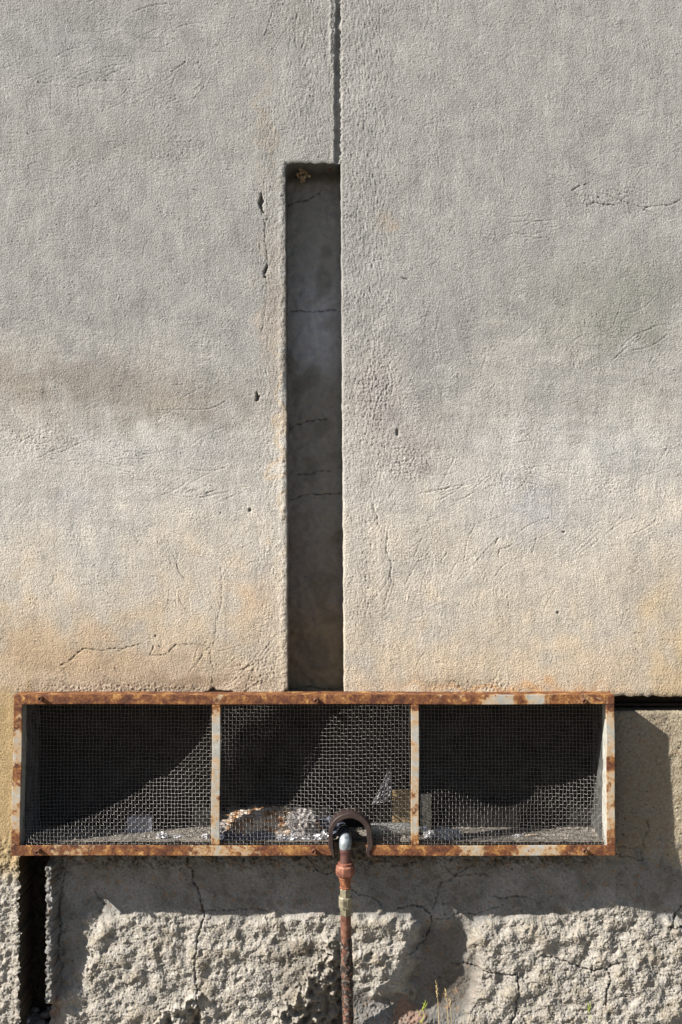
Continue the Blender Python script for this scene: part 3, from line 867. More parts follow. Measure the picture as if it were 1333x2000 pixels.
# arch collar that lets the pipe through
bm = bmesh.new()
prof = []
na = 28
outer = [(650, 1673), (641.5, 1650), (642, 1638)]; inner = [(655.5, 1673), (652, 1650), (652, 1638)]
for q in range(na + 1):
    a = math.pi - math.pi * q / na
    outer.append((684.5 + 42.5 * math.cos(a), 1631 - 43 * math.sin(a)))
    inner.append((683.5 + 31.5 * math.cos(a), 1632 - 32 * math.sin(a)))
outer += [(728, 1640), (729, 1652), (722, 1664), (724, 1673)]; inner += [(716, 1640), (717, 1650), (713.5, 1664), (716.5, 1673)]
fr, bk = -3.0, 46.0
inner = [(684 + (x - 684) * 1.05, y - (1.5 if y < 1640 else 0)) for x, y in inner]
rows = []
for (ox, oy), (ix, iy) in zip(outer, inner):
    rows.append([bm.verts.new(W(x, y, 0) + Vector((0, d * S, 0))) for x, y, d in
                 ((ox, oy, bk), (ox, oy, fr + 1), ((ox * .9 + ix * .1), (oy * .9 + iy * .1), fr), ((ox * .1 + ix * .9), (oy * .1 + iy * .9), fr), (ix, iy, fr + 1), (ix, iy, bk))])
for a, b in zip(rows[:-1], rows[1:]):
    for q in range(6):
        bm.faces.new((a[q], a[(q + 1) % 6], b[(q + 1) % 6], b[q]))
bm.faces.new(rows[0]); bm.faces.new(rows[-1][::-1])
bm_obj('arch_collar', bm, flat_mat('brown_enamel', (0.040, 0.026, 0.023), .5, .1, .35, 40, .0005), gr)

def tube(bm, pts, radii, sides=12, caps=True, rot=0.0):
    pts = [Vector(p) for p in pts]; rings = []
    for i, p in enumerate(pts):
        t_ = (pts[min(i + 1, len(pts) - 1)] - pts[max(i - 1, 0)]).normalized()
        a = Vector((1, 0, 0)) if abs(t_.x) < .9 else Vector((0, 0, 1))
        n_ = (a - t_ * a.dot(t_)).normalized(); b_ = t_.cross(n_)
        rings.append([bm.verts.new(p + (n_ * math.cos(rot + 2 * math.pi * q / sides) + b_ * math.sin(rot + 2 * math.pi * q / sides)) * radii[i]) for q in range(sides)])
    for a, b in zip(rings[:-1], rings[1:]):
        for q in range(sides): bm.faces.new((a[q], a[(q + 1) % sides], b[(q + 1) % sides], b[q]))
    if caps: bm.faces.new(rings[0][::-1]); bm.faces.new(rings[-1])

MAT_screw = flat_mat('rusty_bolt', (0.16, 0.075, 0.045), .7, .3, .5, 150, .0004)
screw0 = None
for (px, py) in [(80, 1364), (617, 1366.5), (1139, 1366.5), (77, 1661.5), (614, 1661.5), (1141, 1660)]:
    if screw0 is None:
        bm = bmesh.new()
        tube(bm, [(0, 0, 0), (0, -12.5 * S, 0), (0, -13.2 * S, 0)], [4.3 * S, 4.3 * S, 3.5 * S], 14, caps=False)
        tube(bm, [(0, -10.5 * S, 0), (0, -13.2 * S, 0)], [2.2 * S, 3.5 * S], 14, caps=False)
        tube(bm, [(0, -10.2 * S, 0), (0, -10.6 * S, 0)], [2.4 * S, 2.3 * S], 14)
        tube(bm, [(0, 0, 0), (0, -1.2 * S, 0)], [4.8 * S, 4.6 * S], 6)
        screw0 = bm_obj('bolt', bm, MAT_screw, None); s_o = screw0
    else:
        s_o = screw0.copy(); COL.objects.link(s_o)
    s_o.parent = gr; s_o.matrix_parent_inverse = Matrix()
    s_o.location = W(px, py, 0) - gr.location
    s_o.rotation_euler = (random.Random(px).uniform(-.12, .12), 0, random.Random(py + px).uniform(-.12, .12))

# ---- wire mesh panels -----------------------------------------------------------
mw = M('galvanised_wire', .38, .9)
mw.color(mw.ramp(mw.noise(60, 4, .6), [(.3, (0.045, 0.038, 0.032)), (.7, (0.10, 0.09, 0.08))]))
def tps(ctrl):
    """smooth surface through control points (x, y, depth)"""
    C_ = np.array(ctrl, float); n_ = len(C_)
    def U_(r2): return np.where(r2 > 0, .5 * r2 * np.log(np.maximum(r2, 1e-9)), 0)
    s_ = 100.0; p = C_[:, :2] / s_
    K_ = U_(((p[:, None] - p[None]) ** 2).sum(-1)) + np.eye(n_) * .02
    Pm = np.hstack([np.ones((n_, 1)), p]); A_ = np.zeros((n_ + 3, n_ + 3))
    A_[:n_, :n_] = K_; A_[:n_, n_:] = Pm; A_[n_:, :n_] = Pm.T
    sol = np.linalg.solve(A_, np.concatenate([C_[:, 2], [0, 0, 0]]))
    def f(x, y):
        q = np.stack([x, y], -1) / s_
        r2 = ((q[..., None, :] - p) ** 2).sum(-1)
        return U_(r2) @ sol[:n_] + sol[n_] + q @ sol[n_ + 1:]
    return f
ctrl1 = [(42, 1380, 40), (44, 1450, 48), (44, 1520, 45), (44, 1590, 32), (44, 1652, 8), (62, 1632, 9), (103, 1620, 27), (155, 1603, 49), (193, 1587, 66), (221, 1573, 78), (262, 1549, 97), (286, 1532, 107),
         (321, 1518, 101), (345, 1503, 90), (372, 1472, 68), (397, 1441, 45), (410, 1403, 19), (330, 1470, 102), (370, 1435, 70), (395, 1408, 38), (418, 1378, 10), (416, 1500, 22), (415, 1600, 12), (415, 1652, 7), (300, 1650, 9),
         (150, 1650, 8), (340, 1600, 40), (250, 1612, 42), (300, 1378, 28), (200, 1378, 34), (120, 1378, 42), (250, 1450, 100), (150, 1500, 90), (100, 1450, 75), (120, 1560, 66)]
ctrl2 = [(475, 1400, 5), (520, 1400, 8), (480, 1425, 11), (450, 1430, 5), (515, 1420, 17), (460, 1460, 9), (430, 1378, 3), (450, 1390, 6), (500, 1380, 4), (545, 1385, 8), (545, 1424, 33), (500, 1443, 34), (480, 1470, 24), (465, 1503, 16.5), (430, 1500, 8), (430, 1590, 10), (430, 1652, 6),
         (600, 1380, 10), (660, 1380, 7), (720, 1386, 4), (676, 1391, 9), (662, 1399, 15), (641, 1413, 26), (621, 1448, 51), (614, 1468, 66), (593, 1506, 76), (579, 1544, 68), (562, 1575, 60), (520, 1598, 40), (465, 1600, 17), (500, 1600, 33),
         (520, 1520, 88), (560, 1470, 84), (590, 1420, 55), (800, 1380, 3), (800, 1500, 8), (800, 1652, 6), (720, 1500, 22), (700, 1600, 18), (620, 1650, 8), (500, 1650, 7), (560, 1630, 20), (760, 1440, 8), (650, 1550, 42)]
ctrl3 = [(820, 1380, 22), (826, 1450, 26), (830, 1520, 18), (838, 1552, 9.2), (836, 1620, 7.5), (825, 1652, 5), (880, 1546, 31), (920, 1560, 50), (960, 1575, 70), (1000, 1574, 93), (1050, 1560, 112), (1100, 1540, 112),
         (1150, 1525, 101), (1180, 1515, 94), (1180, 1420, 70), (1180, 1380, 45), (1100, 1380, 55), (1000, 1380, 50), (900, 1380, 35), (900, 1450, 60), (1000, 1470, 104), (1100, 1450, 108),
         (1180, 1600, 48), (1180, 1652, 18), (1100, 1652, 14), (1000, 1652, 12), (900, 1652, 8), (950, 1620, 28), (1080, 1610, 60), (880, 1600, 16)]
WR = .47
def mesh_panel(x0, x1, y0, y1, f, seed, clip=None, warp=None):
    rng = np.random.default_rng(seed); rp = random.Random(seed)
    pit = 6.95
    nxw = int((x1 - x0) / pit); nyw = int((y1 - y0) / pit)
    gx = x0 + (np.arange(nxw + 1)) * (x1 - x0) / nxw; gy = y0 + (np.arange(nyw + 1)) * (y1 - y0) / nyw
    jx = noise((nyw + 9, nxw + 9), 2.5, 14, seed)[:nyw + 1, :nxw + 1] * .55
    jy = noise((nyw + 9, nxw + 9), 2.5, 14, seed + 1)[:nyw + 1, :nxw + 1] * .55
    GX, GY = np.meshgrid(gx, gy)
    px = GX + jx; py = GY + jy
    if warp: px, py = warp(px, py)
    dz = np.clip(f(px, py), 2.5, 118)
    def world(px, py, d):
        kk_ = 1 + d / D
        return np.stack([(px - O) * kk_ * S, d * S, CZ - (py - 1000) * kk_ * S], -1)
    V = []; F = []; base_i = 0
    def strand(px, py, d, ok, sgn0, vertical):
        nonlocal base_i
        # refine: crossings + midpoints, weave up and down
        n_ = len(px)
        t0 = np.arange(n_); t1 = np.arange(0, n_ - .99, .25)
        pts = world(np.interp(t1, t0, px), np.interp(t1, t0, py), np.interp(t1, t0, d))
        wv = .95 * np.cos(math.pi * t1) * sgn0
        pts[:, 1] += wv * S
        okk = np.interp(t1, t0, ok.astype(float)) > .6
        A1 = np.array([1., 0, 0]) if vertical else np.array([0, 0, 1.])
        A2 = np.array([0, 1., 0])
        r = WR * S
        ring = [(A1 * math.cos(math.pi * q_ / 3) + A2 * math.sin(math.pi * q_ / 3)) * r for q_ in range(6)]
        Vs = np.stack([pts + q for q in ring], 1)
        V.append(Vs.reshape(-1, 3)); m = len(pts)
        idx = base_i + np.arange(m * 6).reshape(m, 6)
        for q in range(6):
            a = idx[:-1, q]; b = idx[:-1, (q + 1) % 6]; c_ = idx[1:, (q + 1) % 6]; d_ = idx[1:, q]
            ff = np.stack([a, b, c_, d_], -1)[okk[:-1] & okk[1:]]
            F.append(ff)
        base_i += m * 6
    ok = np.ones(px.shape, bool)
    if clip is not None: ok = ~clip(px, py)
    for j in range(nxw + 1): strand(px[:, j], py[:, j], dz[:, j], ok[:, j], 1 if j % 2 else -1, True)
    for i in range(nyw + 1): strand(px[i], py[i], dz[i], ok[i], -1 if i % 2 else 1, False)
    V = np.concatenate(V); F = np.concatenate(F)
    V, F, _ = compress(V, F, None)
    return link('wire_mesh', np_mesh('wire_mesh', V, F), mw.m, gr)
def warp1(px, py):
    a = np.exp(-(px - 42) / 26.0)
    px = px + a * (5 + 5 * np.sin((py - 1400) * .03))
    py = py + a * 7 * np.sin((py - 1500) * .022 + .5)
    return px, py
def warp2(px, py):
    a = np.exp(-((px - 660) / 110) ** 2)
    return px, py + a * 3.0 * np.sin((py - 1378) * .012)
def warp3(px, py):
    a = np.exp((px - 1184) / 60.0)
    return px - a * 5 * (1 - (py - 1378) / 274), py + a * 4 * np.sin((py - 1378) * .012)
mesh_panel(42, 418, 1372, 1656, tps(ctrl1), 501, warp=warp1)
mesh_panel(426, 807, 1372, 1656, tps(ctrl2), 503, clip=lambda x, y: ((np.hypot(x - 684.5, y - 1631) < 38) | ((np.abs(x - 684.5) < 38) & (y > 1631))), warp=warp2)
mesh_panel(815, 1184, 1372, 1656, tps(ctrl3), 505, warp=warp3)

# ================================================================ THE PIPE
pipe = empty('water_pipe', W(680, 2035, 66))
tag(pipe, 'rusty vertical pipe with grey elbow and red union coming through the grille arch', 'pipe')
def pd(y): return float(np.interp(y, [1630, 1660, 1690, 1790, 1850, 1930, 2000, 2070], [8, 4, 5, 15, 31, 52, 66, 72]))
def pxc(y): return float(np.interp(y, [1630, 1690, 1790, 1900, 2000, 2070], [675, 674.8, 675.6, 678, 680.5, 682]))
def PP(y): return W(pxc(y), y, pd(y))
def seg(name, prof, mat, sides=20, rot=0.0, smooth=True, wob=0.0):
    bm = bmesh.new()
    tube(bm, [PP(y) for y, r in prof], [r * S for y, r in prof], sides, True, rot)
    if wob:
        rg = random.Random(3)
        for v in bm.verts: v.co += Vector((rg.gauss(0, wob), rg.gauss(0, wob), rg.gauss(0, wob))) * S
    o = bm_obj(name, bm, mat, pipe, False)
    if smooth:
        me = o.data
        me.polygons.foreach_set('use_smooth', [True] * len(me.polygons))
        me.set_sharp_from_angle(angle=math.radians(35))
    return o
def pipe_mat(name, stops, rough=.55, metal=.2, scale=60, bump=.0005):
    m = M(name, rough, .45); m.b.inputs['Metallic'].default_value = metal
    m.color(m.ramp(m.noise(scale, 5, .62, dist=.3), stops)); m.bump(m.noise(scale * 4, 3, .6), bump); return m.m
M_el = pipe_mat('grey_zinc', [(.35, (0.11, 0.13, 0.14)), (.5, (0.25, 0.28, 0.30)), (.7, (0.36, 0.40, 0.42))], .45, .35, 90)
M_nip = pipe_mat('dark_red_pipe', [(.35, (0.06, 0.028, 0.026)), (.6, (0.14, 0.06, 0.045)), (.75, (.3, .14, .09))], .5)
M_un = pipe_mat('red_union', [(.3, (0.10, 0.038, 0.026)), (.52, (0.24, 0.095, 0.06)), (.75, (0.42, 0.23, 0.16))], .6)
M_red = pipe_mat('orange_reducer', [(.3, (0.11, 0.04, 0.022)), (.52, (0.27, 0.105, 0.05)), (.75, (0.42, 0.21, 0.11))], .6)
M_br = pipe_mat('dull_brass', [(.3, (0.16, 0.14, 0.095)), (.7, (0.34, 0.31, 0.22))], .5, .4)
M_pp = pipe_mat('brown_pipe', [(.3, (0.06, 0.028, 0.02)), (.5, (0.17, 0.075, 0.05)), (.68, (0.27, 0.14, 0.10)), (.8, (.36, .28, .24))], .6)
M_tar = pipe_mat('mortar_splashed_pipe', [(.36, (0.016, 0.013, 0.012)), (.53, (0.045, 0.030, 0.024)), (.58, (0.13, 0.11, 0.09)), (.70, (0.32, 0.29, 0.25))], .9, 0, 110, .002)
# elbow: comes out of the chamber and turns down
bm = bmesh.new(); pts = []; rad = []
for q in range(13):
    a = math.pi / 2 * q / 12
    d = 20 - 14 * math.sin(a) ; y = 1636 + 16 * (1 - math.cos(a))
    pts.append(W(674.5 + .5 * math.sin(a * 2), y, 20 - 15.5 * math.sin(a))); rad.append((11.6 + 1.0 * math.sin(a * 2)) * S)
pts = [W(674, 1629, 34), W(674, 1632, 27)] + pts + [W(674.9, 1657, 4.5), W(674.9, 1660, 4.5)]
rad = [11.5 * S, 12.2 * S] + rad + [11.4 * S, 10.6 * S]
tube(bm, pts, rad, 22)
o = bm_obj('elbow', bm, M_el, pipe); o.data.polygons.foreach_set('use_smooth', [True] * len(o.data.polygons))
bm = bmesh.new()
tp = [W(673 - q * .15, 1627 - q * .55, 36 + q * 4.5) for q in range(16)]
tube(bm, tp, [(12.5 if q % 2 else 10.8) * S for q in range(6)] + [10.3 * S] * 10, 20)
bm_obj('threaded_stub', bm, flat_mat('black_iron', (0.05, 0.052, 0.055), .45, .5, .3), pipe)
seg('nipple', [(1659, 10.6), (1660, 11.3), (1664, 11.3), (1665, 10.2), (1675, 9.9), (1683, 11.6), (1687, 11.8)], M_nip)
seg('union_collar', [(1684.5, 13.2), (1685.5, 14.8), (1690, 14.8), (1691, 14)], M_un)
seg('union_nut', [(1689.5, 16.4), (1691.5, 19.0), (1707, 19.2), (1710.5, 16.6), (1712, 13)], M_un, 8, .2, False)
seg('reducer', [(1711, 12.6), (1712, 13.6), (1714.5, 13.6), (1715.5, 12.6), (1720, 11.8), (1727, 10.3), (1731, 10.0), (1732, 11.2), (1735, 11.2)], M_red)
seg('coupling_ring', [(1734.5, 10.6), (1736, 11.7), (1750, 11.9), (1751.5, 11)], M_br, 6, .5, False)
seg('coupling_nut', [(1750.5, 12), (1752.5, 14.4), (1769, 14.6), (1772, 13.8), (1773.5, 12)], M_br, 8, .39, False)
seg('coupling_ring', [(1772.5, 10.8), (1774, 11.9), (1785, 11.9), (1787.5, 11)], M_br, 6, .5, False)
seg('pipe_run', [(y, 10.4) for y in range(1786, 2072, 8)], M_pp, 22)
# mortar crusted on the pipe further down
bm = bmesh.new()
ny_, na_ = 120, 36
nz = noise((ny_ + 1, na_), 1.5, 5, 611); nz2 = noise((ny_ + 1, na_), 5, 20, 612)
rows = []
for i in range(ny_ + 1):
    y = 1826 + (2070 - 1826) * i / ny_
    p = PP(y); cov = min(1, i / 8) * (1 if y < 1955 else .55)
    row = []
    for q in range(na_):
        a = 2 * math.pi * q / na_
        r = 10.0 + cov * (1.0 + .55 * nz[i, q] + .8 * nz2[i, q] + (.6 if math.cos(a - .3) > 0 else 0))
        row.append(bm.verts.new(p + Vector((math.cos(a) * r * S, math.sin(a) * r * S, 0))))
    rows.append(row)
for a, b in zip(rows[:-1], rows[1:]):
    for q in range(na_): bm.faces.new((a[q], a[(q + 1) % na_], b[(q + 1) % na_], b[q]))
bm_obj('mortar_crust', bm, M_tar, pipe, True)
# raised mark on the coupling nut
bm = bmesh.new()
def markbox(x0, x1, y0, y1):
    ym = (y0 + y1) / 2; c0 = PP(ym)
    k_ = S
    yy0 = c0.y - 14.9 * S
    box_mesh(bm, (c0.x + x0 * k_, yy0, c0.z - (y1 - ym) * k_), (c0.x + x1 * k_, yy0 + 2.2 * S, c0.z + (ym - y0) * k_))
markbox(-4.6, -3.6, 1756, 1766); markbox(-1.6, -.6, 1756, 1766); markbox(-.6, 3, 1756, 1757); markbox(-.6, 3, 1765, 1766); markbox(3, 4, 1757, 1765)
bm_obj('raised_mark', bm, M_br, pipe)

# ================================================================ THINGS IN THE CHAMBER
FL = 655.5
def floor_pt(px, d, lift=0.0):
    """point on the chamber floor seen at column px, at depth d"""
    return Vector(((px - O) * (1 + d / D) * S, d * S, CZ - (FL - lift) * S))
def crumple(name, c0, size, seed, mat, sub=4, amp=.35, sharp=2.0, rot=0.0):
    bm = bmesh.new(); bmesh.ops.create_icosphere(bm, subdivisions=sub, radius=1)
    rg = random.Random(seed)
    planes = []
    for q in range(40):
        n_ = Vector((rg.gauss(0, 1), rg.gauss(0, 1), rg.gauss(0, 1))).normalized(); planes.append((n_, rg.uniform(.35, .95), rg.uniform(4, 22), rg.uniform(0, 6)))
    for v in bm.verts:
        d = v.co.normalized(); r = 1.0
        for n_, o_, f_, ph in planes:
            t_ = d.dot(n_)
            r += amp * .9 / (f_ ** .75) * (abs(math.sin(t_ * f_ + ph)) - .55)
        r = max(.35, r)
        v.co = d * r
        v.co.x *= size[0] * S; v.co.y *= size[1] * S; v.co.z *= size[2] * S
        if v.co.z < -size[2] * S * .72: v.co.z = -size[2] * S * .72
    bmesh.ops.rotate(bm, verts=bm.verts, matrix=Matrix.Rotation(rot, 3, 'Z'))
    bmesh.ops.translate(bm, verts=bm.verts, vec=(0, 0, size[2] * S * .72))
    o = bm_obj(name, bm, mat, None, False); o.location = c0
    return o
M_paper = M('brown_white_paper', .8, .3)
M_paper.color(M_paper.ramp(M_paper.noise(42, 4, .6), [(.36, (0.16, 0.075, 0.03)), (.46, (0.36, 0.19, 0.09)), (.53, (0.46, 0.38, 0.30)), (.7, (0.55, 0.50, 0.44))])); M_paper.bump(M_paper.noise(120, 4, .7), .002)
M_paper = M_paper.m
M_white = flat_mat('white_plastic_film', (0.27, 0.25, 0.24), .4, 0, .5, 90, .0015)
M_blue = flat_mat('grey_blue_cloth', (0.10, 0.11, 0.15), .85, 0, .35, 60, .0008)
M_foil = flat_mat('crinkled_foil', (0.42, 0.42, 0.43), .4, .4, .45, 120, .001)
M_card = flat_mat('weathered_card', (0.30, 0.25, 0.19), .9, 0, .3, 50)
tag(crumple('paper_bag', floor_pt(535, 82, 5), (68, 24, 26), 3, M_paper, 5, .55), 'crumpled brown and white paper bag lying behind the middle mesh panel', 'paper bag')
tag(crumple('paper_wrapper', floor_pt(480, 70, 9), (34, 18, 18), 14, M_paper, 4, .55), 'smaller crumpled paper wrapper at the left end of the paper bag', 'wrapper')
tag(crumple('cloth_rag', floor_pt(490, 54, 0), (50, 9, 10), 8, M_blue, 4, .35), 'flattened grey blue rag in front of the crumpled paper bag', 'rag')
tag(crumple('plastic_bag', floor_pt(588, 66, 2), (26, 15, 27), 21, M_white, 4, .6), 'crinkled white plastic bag at the right end of the paper bag', 'plastic bag')
tag(crumple('plastic_bag', floor_pt(440, 76, 0), (15, 18, 15), 22, M_white, 4, .6), 'white plastic bag half hidden behind the left mullion', 'plastic bag')
tag(crumple('plastic_bag', floor_pt(640, 90, 0), (24, 16, 17), 25, M_blue, 4, .6), 'grey blue plastic bag just left of the brown arch', 'plastic bag')
scr = [(318, 62, 9, 6), (403, 60, 7, 5), (552, 52, 10, 6), (575, 55, 12, 7), (601, 52, 10, 5), (622, 55, 11, 6), (529, 58, 8, 5), (868, 62, 15, 11), (890, 70, 9, 8), (840, 70, 9, 6), (347, 66, 8, 3), (636, 58, 9, 7), (1012, 70, 7, 3)]
lab = {318: 'small crinkled foil scrap behind the left panel, leftmost of the scraps', 868: 'largest crinkled foil scrap, behind the left end of the right panel'}
for k_, (px, d, w_, hgt) in enumerate(scr):
    o = crumple('foil_scrap', floor_pt(px, d, 1), (w_, w_ * .7, hgt), 40 + k_, M_foil, 3, .7)
    if px in lab: tag(o, lab[px], 'foil scrap', 'foil scraps along the chamber floor')
    else:
        L_ = {403: 'foil scrap close to the left side of the left mullion', 347: 'flat foil scrap in the middle of the left panel floor',
              529: 'foil scrap under the middle of the paper bag, leftmost in the middle panel', 552: 'foil scrap second from the left in the middle panel',
              575: 'broad foil scrap directly below the white plastic bag', 601: 'foil scrap at the right foot of the white plastic bag',
              622: 'foil scrap between the white plastic bag and the arch', 636: 'foil scrap touching the left side of the brown arch',
              840: 'foil scrap nearest the right side of the right mullion', 890: 'foil scrap right of the largest scrap in the right panel',
              1012: 'foil scrap at the left tip of the pale stick'}
        tag(o, L_[px], 'foil scrap', 'foil scraps along the chamber floor')
# plastic bottle on its side
bt = empty('plastic_bottle', floor_pt(765, 78, 0)); tag(bt, 'clear crushed plastic bottle lying on its side right of the arch', 'bottle')
bm = bmesh.new(); c0 = floor_pt(0, 78, 14)
prof = [(722, 10), (725, 13), (740, 14), (748, 12.6), (760, 14), (772, 12.8), (784, 14), (800, 13.5), (812, 9), (820, 5), (826, 5)]
tube(bm, [Vector((floor_pt(x, 78 + (x - 722) * .08).x, (78 + (x - 722) * .08) * S, c0.z)) for x, r in prof], [r * S for x, r in prof], 18)
rg = random.Random(9)
for v in bm.verts: v.co += Vector((0, rg.gauss(0, .6 * S), rg.gauss(0, .6 * S)))
mp = M('clear_plastic', .2, .5); mp.color((0.42, 0.43, 0.42)); mp.b.inputs['Transmission Weight'].default_value = .55; mp.bump(mp.noise(60, 3, .5), .002)
bm_obj('bottle_body', bm, mp.m, bt, True)
bm = bmesh.new(); xx = floor_pt(827, 86).x
tube(bm, [Vector((xx, 86.4 * S, c0.z)), Vector((xx + 9 * S, 87 * S, c0.z))], [6 * S, 6 * S], 16); bm_obj('bottle_cap', bm, M_blue, bt, True)
# grey carton (left panel)
def tagbox(name, label, cat, px0, px1, d0, d1, hgt, mat, rot=0.0, lift=0.0, wob=1.2):
    bm = bmesh.new(); a = floor_pt((px0 + px1) / 2, (d0 + d1) / 2, lift)
    w_ = (px1 - px0) / 2 * S; dd_ = (d1 - d0) / 2 * S
    box_mesh(bm, (-w_, -dd_, 0), (w_, dd_, hgt * S), .8 * S)
    bmesh.ops.subdivide_edges(bm, edges=bm.edges[:], cuts=2)
    rg_ = random.Random(px0)
    for v in bm.verts: v.co += Vector((rg_.uniform(-1, 1), rg_.uniform(-1, 1), rg_.uniform(-.3, .6))) * S * wob * .5
    o = bm_obj(name, bm, mat, None); o.location = a; o.rotation_euler = (0, 0, rot)
    return tag(o, label, cat)
tagbox('carton', 'small crushed pale grey carton standing behind the left mesh panel', 'carton', 248, 298, 108, 128, 32, flat_mat('grey_carton', (0.26, 0.27, 0.31), .8, 0, .25, 60), .1)
tagbox('wooden_block', 'stack of weathered yellowish wood offcut beside the right mullion', 'wood block', 766, 812, 118, 138, 84, flat_mat('old_wood', (0.28, 0.19, 0.09), .85, 0, .45, 30, .001), -.05)
tagbox('brick', 'dusty pale brick standing behind the right mullion', 'brick', 820, 842, 122, 138, 74, flat_mat('dusty_brick', (0.09, 0.085, 0.075), .95, 0, .3, 60, .001), .1)
bm = bmesh.new(); a = floor_pt(1026, 78, 3); b = floor_pt(1060, 74, 5)
tube(bm, [a, a.lerp(b, .5) + Vector((0, 0, .8 * S)), b], [1.4 * S, 1.6 * S, 1.2 * S], 8)
tag(bm_obj('stick', bm, M_card, None, True), 'short pale stick lying on the floor behind the right mesh panel', 'stick')
# loose mortar crumbs on the floor: uncountable
rg = np.random.default_rng(77); V = []; F = []
ico = bmesh.new(); bmesh.ops.create_icosphere(ico, subdivisions=1, radius=1); iv = np.array([v.co[:] for v in ico.verts]); ifc = np.array([[v.index for v in f.verts] for f in ico.faces]); ico.free()
nb_ = 2600; bi = 0
for q in range(nb_):
    xx = rg.uniform(50, 1170); d = rg.uniform(56, 146)
    r = min(5.5, .9 + rg.exponential(.9)); 
    p = floor_pt(xx, d, r * .4)
    vv = iv * (1 + rg.normal(0, .22, (len(iv), 1))) * np.array([r, r, r * .7]) * S + np.array(p)
    V.append(vv); F.append(np.hstack([ifc, ifc[:, 2:]]) + bi); bi += len(iv)
def tri_mesh(name, V, F):
    me = bpy.data.meshes.new(name); me.from_pydata(np.concatenate(V).tolist(), [], np.concatenate(F)[:, :3].tolist()); me.update(); return me
o = link('mortar_crumbs', tri_mesh('mortar_crumbs', V, F), flat_mat('crumbs', (0.24, 0.22, 0.19), .95, 0, .4, 50), None, False)
tag(o, 'loose mortar crumbs and grit covering the floor behind the mesh', 'rubble', kind='stuff')
# torn plastic sheet hanging in the chamber
xs_, ys_ = np.linspace(0, 1, 24), np.linspace(0, 1, 40); U, V2 = np.meshgrid(xs_, ys_)
pxs = 766 - 3 * V2 - (1 - U) * (2 + 34 * V2 ** 1.3); pys = 1484 + 82 * V2 + 4 * (1 - U) * V2
dep = 100 + 5 * noise(U.shape, 3, 12, 701) * (.3 + V2)
kk_ = 1 + dep / D
Ps = np.stack([(pxs - O) * kk_ * S, dep * S, CZ - (pys - 1000) * kk_ * S], -1)
me = np_mesh('plastic_sheet', Ps.reshape(-1, 3), grid_faces(40, 24, np.ones((39, 23), bool)))
mp2 = M('milky_film', .4, .4); mp2.color((0.40, 0.40, 0.42)); mp2.b.inputs['Transmission Weight'].default_value = .25; mp2.bump(mp2.noise(90, 3, .6), .002)
o = link('plastic_sheet', me, mp2.m); so_ = o.modifiers.new('thickness', 'SOLIDIFY'); so_.thickness = .0006
tag(o, 'torn triangular scrap of milky plastic sheet hanging left of the wood offcut', 'plastic sheet')
# wasp nest under the recess top
nest = empty('mud_nest', W(592, 340, 92)); tag(nest, 'small clumped brown mud nest hanging under the top of the recess', 'nest')
rg = random.Random(4); M_nest = flat_mat('dry_mud', (0.30, 0.23, 0.15), .95, 0, .45, 200, .0015)
bm = bmesh.new()
for q in range(34):
    r_ = bmesh.ops.create_icosphere(bm, subdivisions=2, radius=rg.uniform(2.0, 4.0) * S)
    off = Vector((rg.gauss(0, 5.5), rg.gauss(0, 5.5), rg.gauss(0, 5.0))) * S
    for v in r_['verts']: v.co = v.co * rg.uniform(.85, 1.15) + off + W(592, 343, 100)
bm_obj('nest_clump', bm, M_nest, nest)
bm = bmesh.new(); tube(bm, [W(590, 322, 100), W(591, 332, 100), W(592, 340, 100)], [7 * S, 4 * S, 5 * S], 10)
bm_obj('nest_stalk', bm, M_nest, nest, True)
# old nail stub in the recess top
bm = bmesh.new(); tube(bm, [W(646, 314, 84), W(646, 328, 84), W(644, 332, 82)], [3.2 * S, 3 * S, 2.4 * S], 10)
tag(bm_obj('nail', bm, MAT_screw, None, True), 'dark rusty nail stub sticking out of the top right of the recess', 'nail')

# ================================================================ STONES AND PLANTS AT THE FOOT
def stone(px, py, d, r, seed, mat, label, cat='stone', group=None, sq=(1, .8, .75)):
    bm = bmesh.new(); bmesh.ops.create_icosphere(bm, subdivisions=3, radius=1)
    rg = random.Random(seed); pl = [(Vector((rg.gauss(0, 1), rg.gauss(0, 1), rg.gauss(0, 1))).normalized(), rg.uniform(.6, .9)) for _ in range(12)]
    for v in bm.verts:
        for n_, o_ in pl:
            t_ = v.co.dot(n_)
            if t_ > o_: v.co -= n_ * (t_ - o_) * .9
        v.co += Vector((rg.gauss(0, .03), rg.gauss(0, .03), rg.gauss(0, .03)))
        v.co = Vector((v.co.x * sq[0], v.co.y * sq[1], v.co.z * sq[2])) * r * S
    o = bm_obj('stone', bm, mat, None); o.location = W(px, py, d)
    return tag(o, label, cat, group)
M_st = flat_mat('pale_stone', (0.30, 0.31, 0.33), .9, 0, .3, 50, .001)
M_st2 = flat_mat('dark_stone', (0.10, 0.09, 0.08), .95, 0, .4, 50, .0015)
stone(48, 1996, 112, 15, 1, M_st, 'pale grey stone at the bottom of the dark channel, largest of the rubble')
SL = ['dark rubble stone at the centre top of the channel heap', 'dark rubble stone right of the pale grey stone, in mid heap', 'dark rubble stone just above the pale grey stone',
      'large dark stone low at the right front of the channel heap', 'small dark stone against the right edge of the channel', 'large dark stone low in front of the pale grey stone',
      'smallest dark stone, against the left edge of the channel', 'dark stone at the lower right corner of the channel heap']
for k_, (px, py, d, r) in enumerate([(70, 1972, 126, 9), (88, 1982, 118, 12), (58, 1976, 134, 9), (80, 2000, 108, 12), (97, 1972, 122, 8), (62, 2008, 104, 12), (45, 1975, 138, 7), (96, 2004, 104, 11)]):
    stone(px, py, d, r, 20 + k_, M_st2, SL[k_], 'stone', 'dark rubble stones in the channel')
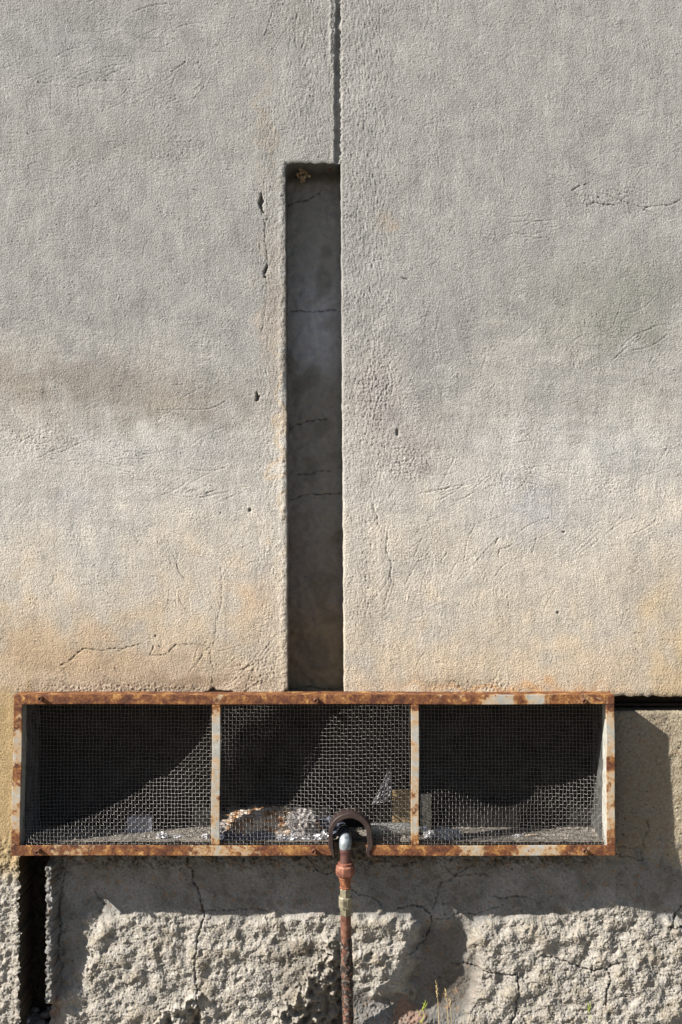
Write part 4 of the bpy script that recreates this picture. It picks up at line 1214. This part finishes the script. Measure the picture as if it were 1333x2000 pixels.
# heap the stones rest on, reaching down to the ground
bm = bmesh.new(); bmesh.ops.create_icosphere(bm, subdivisions=4, radius=1)
rg = random.Random(2)
for v in bm.verts:
    v.co *= 1 + rg.gauss(0, .04)
    v.co = Vector((v.co.x * 44 * S, v.co.y * 38 * S, v.co.z * 92 * S))
o = bm_obj('rubble', bm, M_st2); o.location = W(68, 2070, 122)
tag(o, 'heap of dark earth and rubble filling the foot of the channel', 'rubble', kind='stuff')

M_dry = flat_mat('dry_straw', (0.50, 0.38, 0.19), .8, 0, .3, 80)
M_grn = flat_mat('green_leaf', (0.30, 0.36, 0.05), .6, 0, .35, 60)
def blade(bm, a, b, r, bow, n_=7, sides=5, tip=.35):
    pts = []
    for q in range(n_):
        t_ = q / (n_ - 1); p = a.lerp(b, t_); p.x += bow * S * math.sin(math.pi * t_); pts.append(p)
    tube(bm, pts, [r * S * (1 - (1 - tip) * q / (n_ - 1)) for q in range(n_)], sides)
def stalk(name, x0, x1, ytop, d, label, seedheads=5, r=.9, mat=None, group=None):
    root = empty(name, W(x0, 2035, d)); tag(root, label, 'grass stalk' if mat is None else 'weed', group)
    bm = bmesh.new(); blade(bm, W(x0, 2060, d), W(x1, ytop, d - 3), r, 2); bm_obj('stem', bm, mat or M_dry, root, True)
    rg = random.Random(int(x0)); bm = bmesh.new()
    for q in range(seedheads):
        y = ytop + q * 5 + 1; xx = x1 + (x0 - x1) * (y - ytop) / (2060 - ytop)
        sgn = 1 if q % 2 else -1
        blade(bm, W(xx, y + 5, d - 3), W(xx + sgn * rg.uniform(1.5, 3.2), y - 3, d - 3 + rg.uniform(-2, 2)), 1.1, 0, 4, 5, .2)
    bm_obj('seed_head', bm, mat or M_dry, root, True)
    return root
stalk('grass_stalk', 858, 853, 1917, 58, 'tallest dry straw stalk right of the pipe, leftmost of the three', 6, .95)
stalk('grass_stalk', 877, 871, 1932, 60, 'dry straw stalk with forked head, middle of the three', 4, 1.1)
stalk('grass_stalk', 882, 879, 1950, 62, 'thin short dry straw stalk, rightmost of the three', 3, .7)
w_ = stalk('weed', 818, 829, 1960, 58, 'small yellow green weed with pointed leaf tip beside the dry straw stalks', 0 + 2, .9, M_grn)
bm = bmesh.new()
for (xa_, ya_, xb_, yb_, r_) in [(826, 1972, 832, 1953, 1.9), (825, 1975, 836, 1958, 1.5), (822, 1985, 814, 1972, 1.2), (820, 1998, 829, 1988, 1.2)]:
    blade(bm, W(xa_, ya_, 56), W(xb_, yb_, 54), r_, 1, 6, 5, .15)
bm_obj('leaf', bm, M_grn, w_, True)
w_ = stalk('weed', 1152, 1151, 1962, 62, 'tiny yellow weed growing alone low on the right rough patch', 3, .6, M_grn)
bm = bmesh.new()
for (xa_, ya_, xb_, yb_, r_) in [(1152, 1975, 1149, 1957, 1.4), (1152, 1976, 1155, 1959, 1.3), (1152, 1990, 1158, 1984, .9)]:
    blade(bm, W(xa_, ya_, 60), W(xb_, yb_, 58), r_, 0, 6, 5, .2)
bm_obj('leaf', bm, M_grn, w_, True)
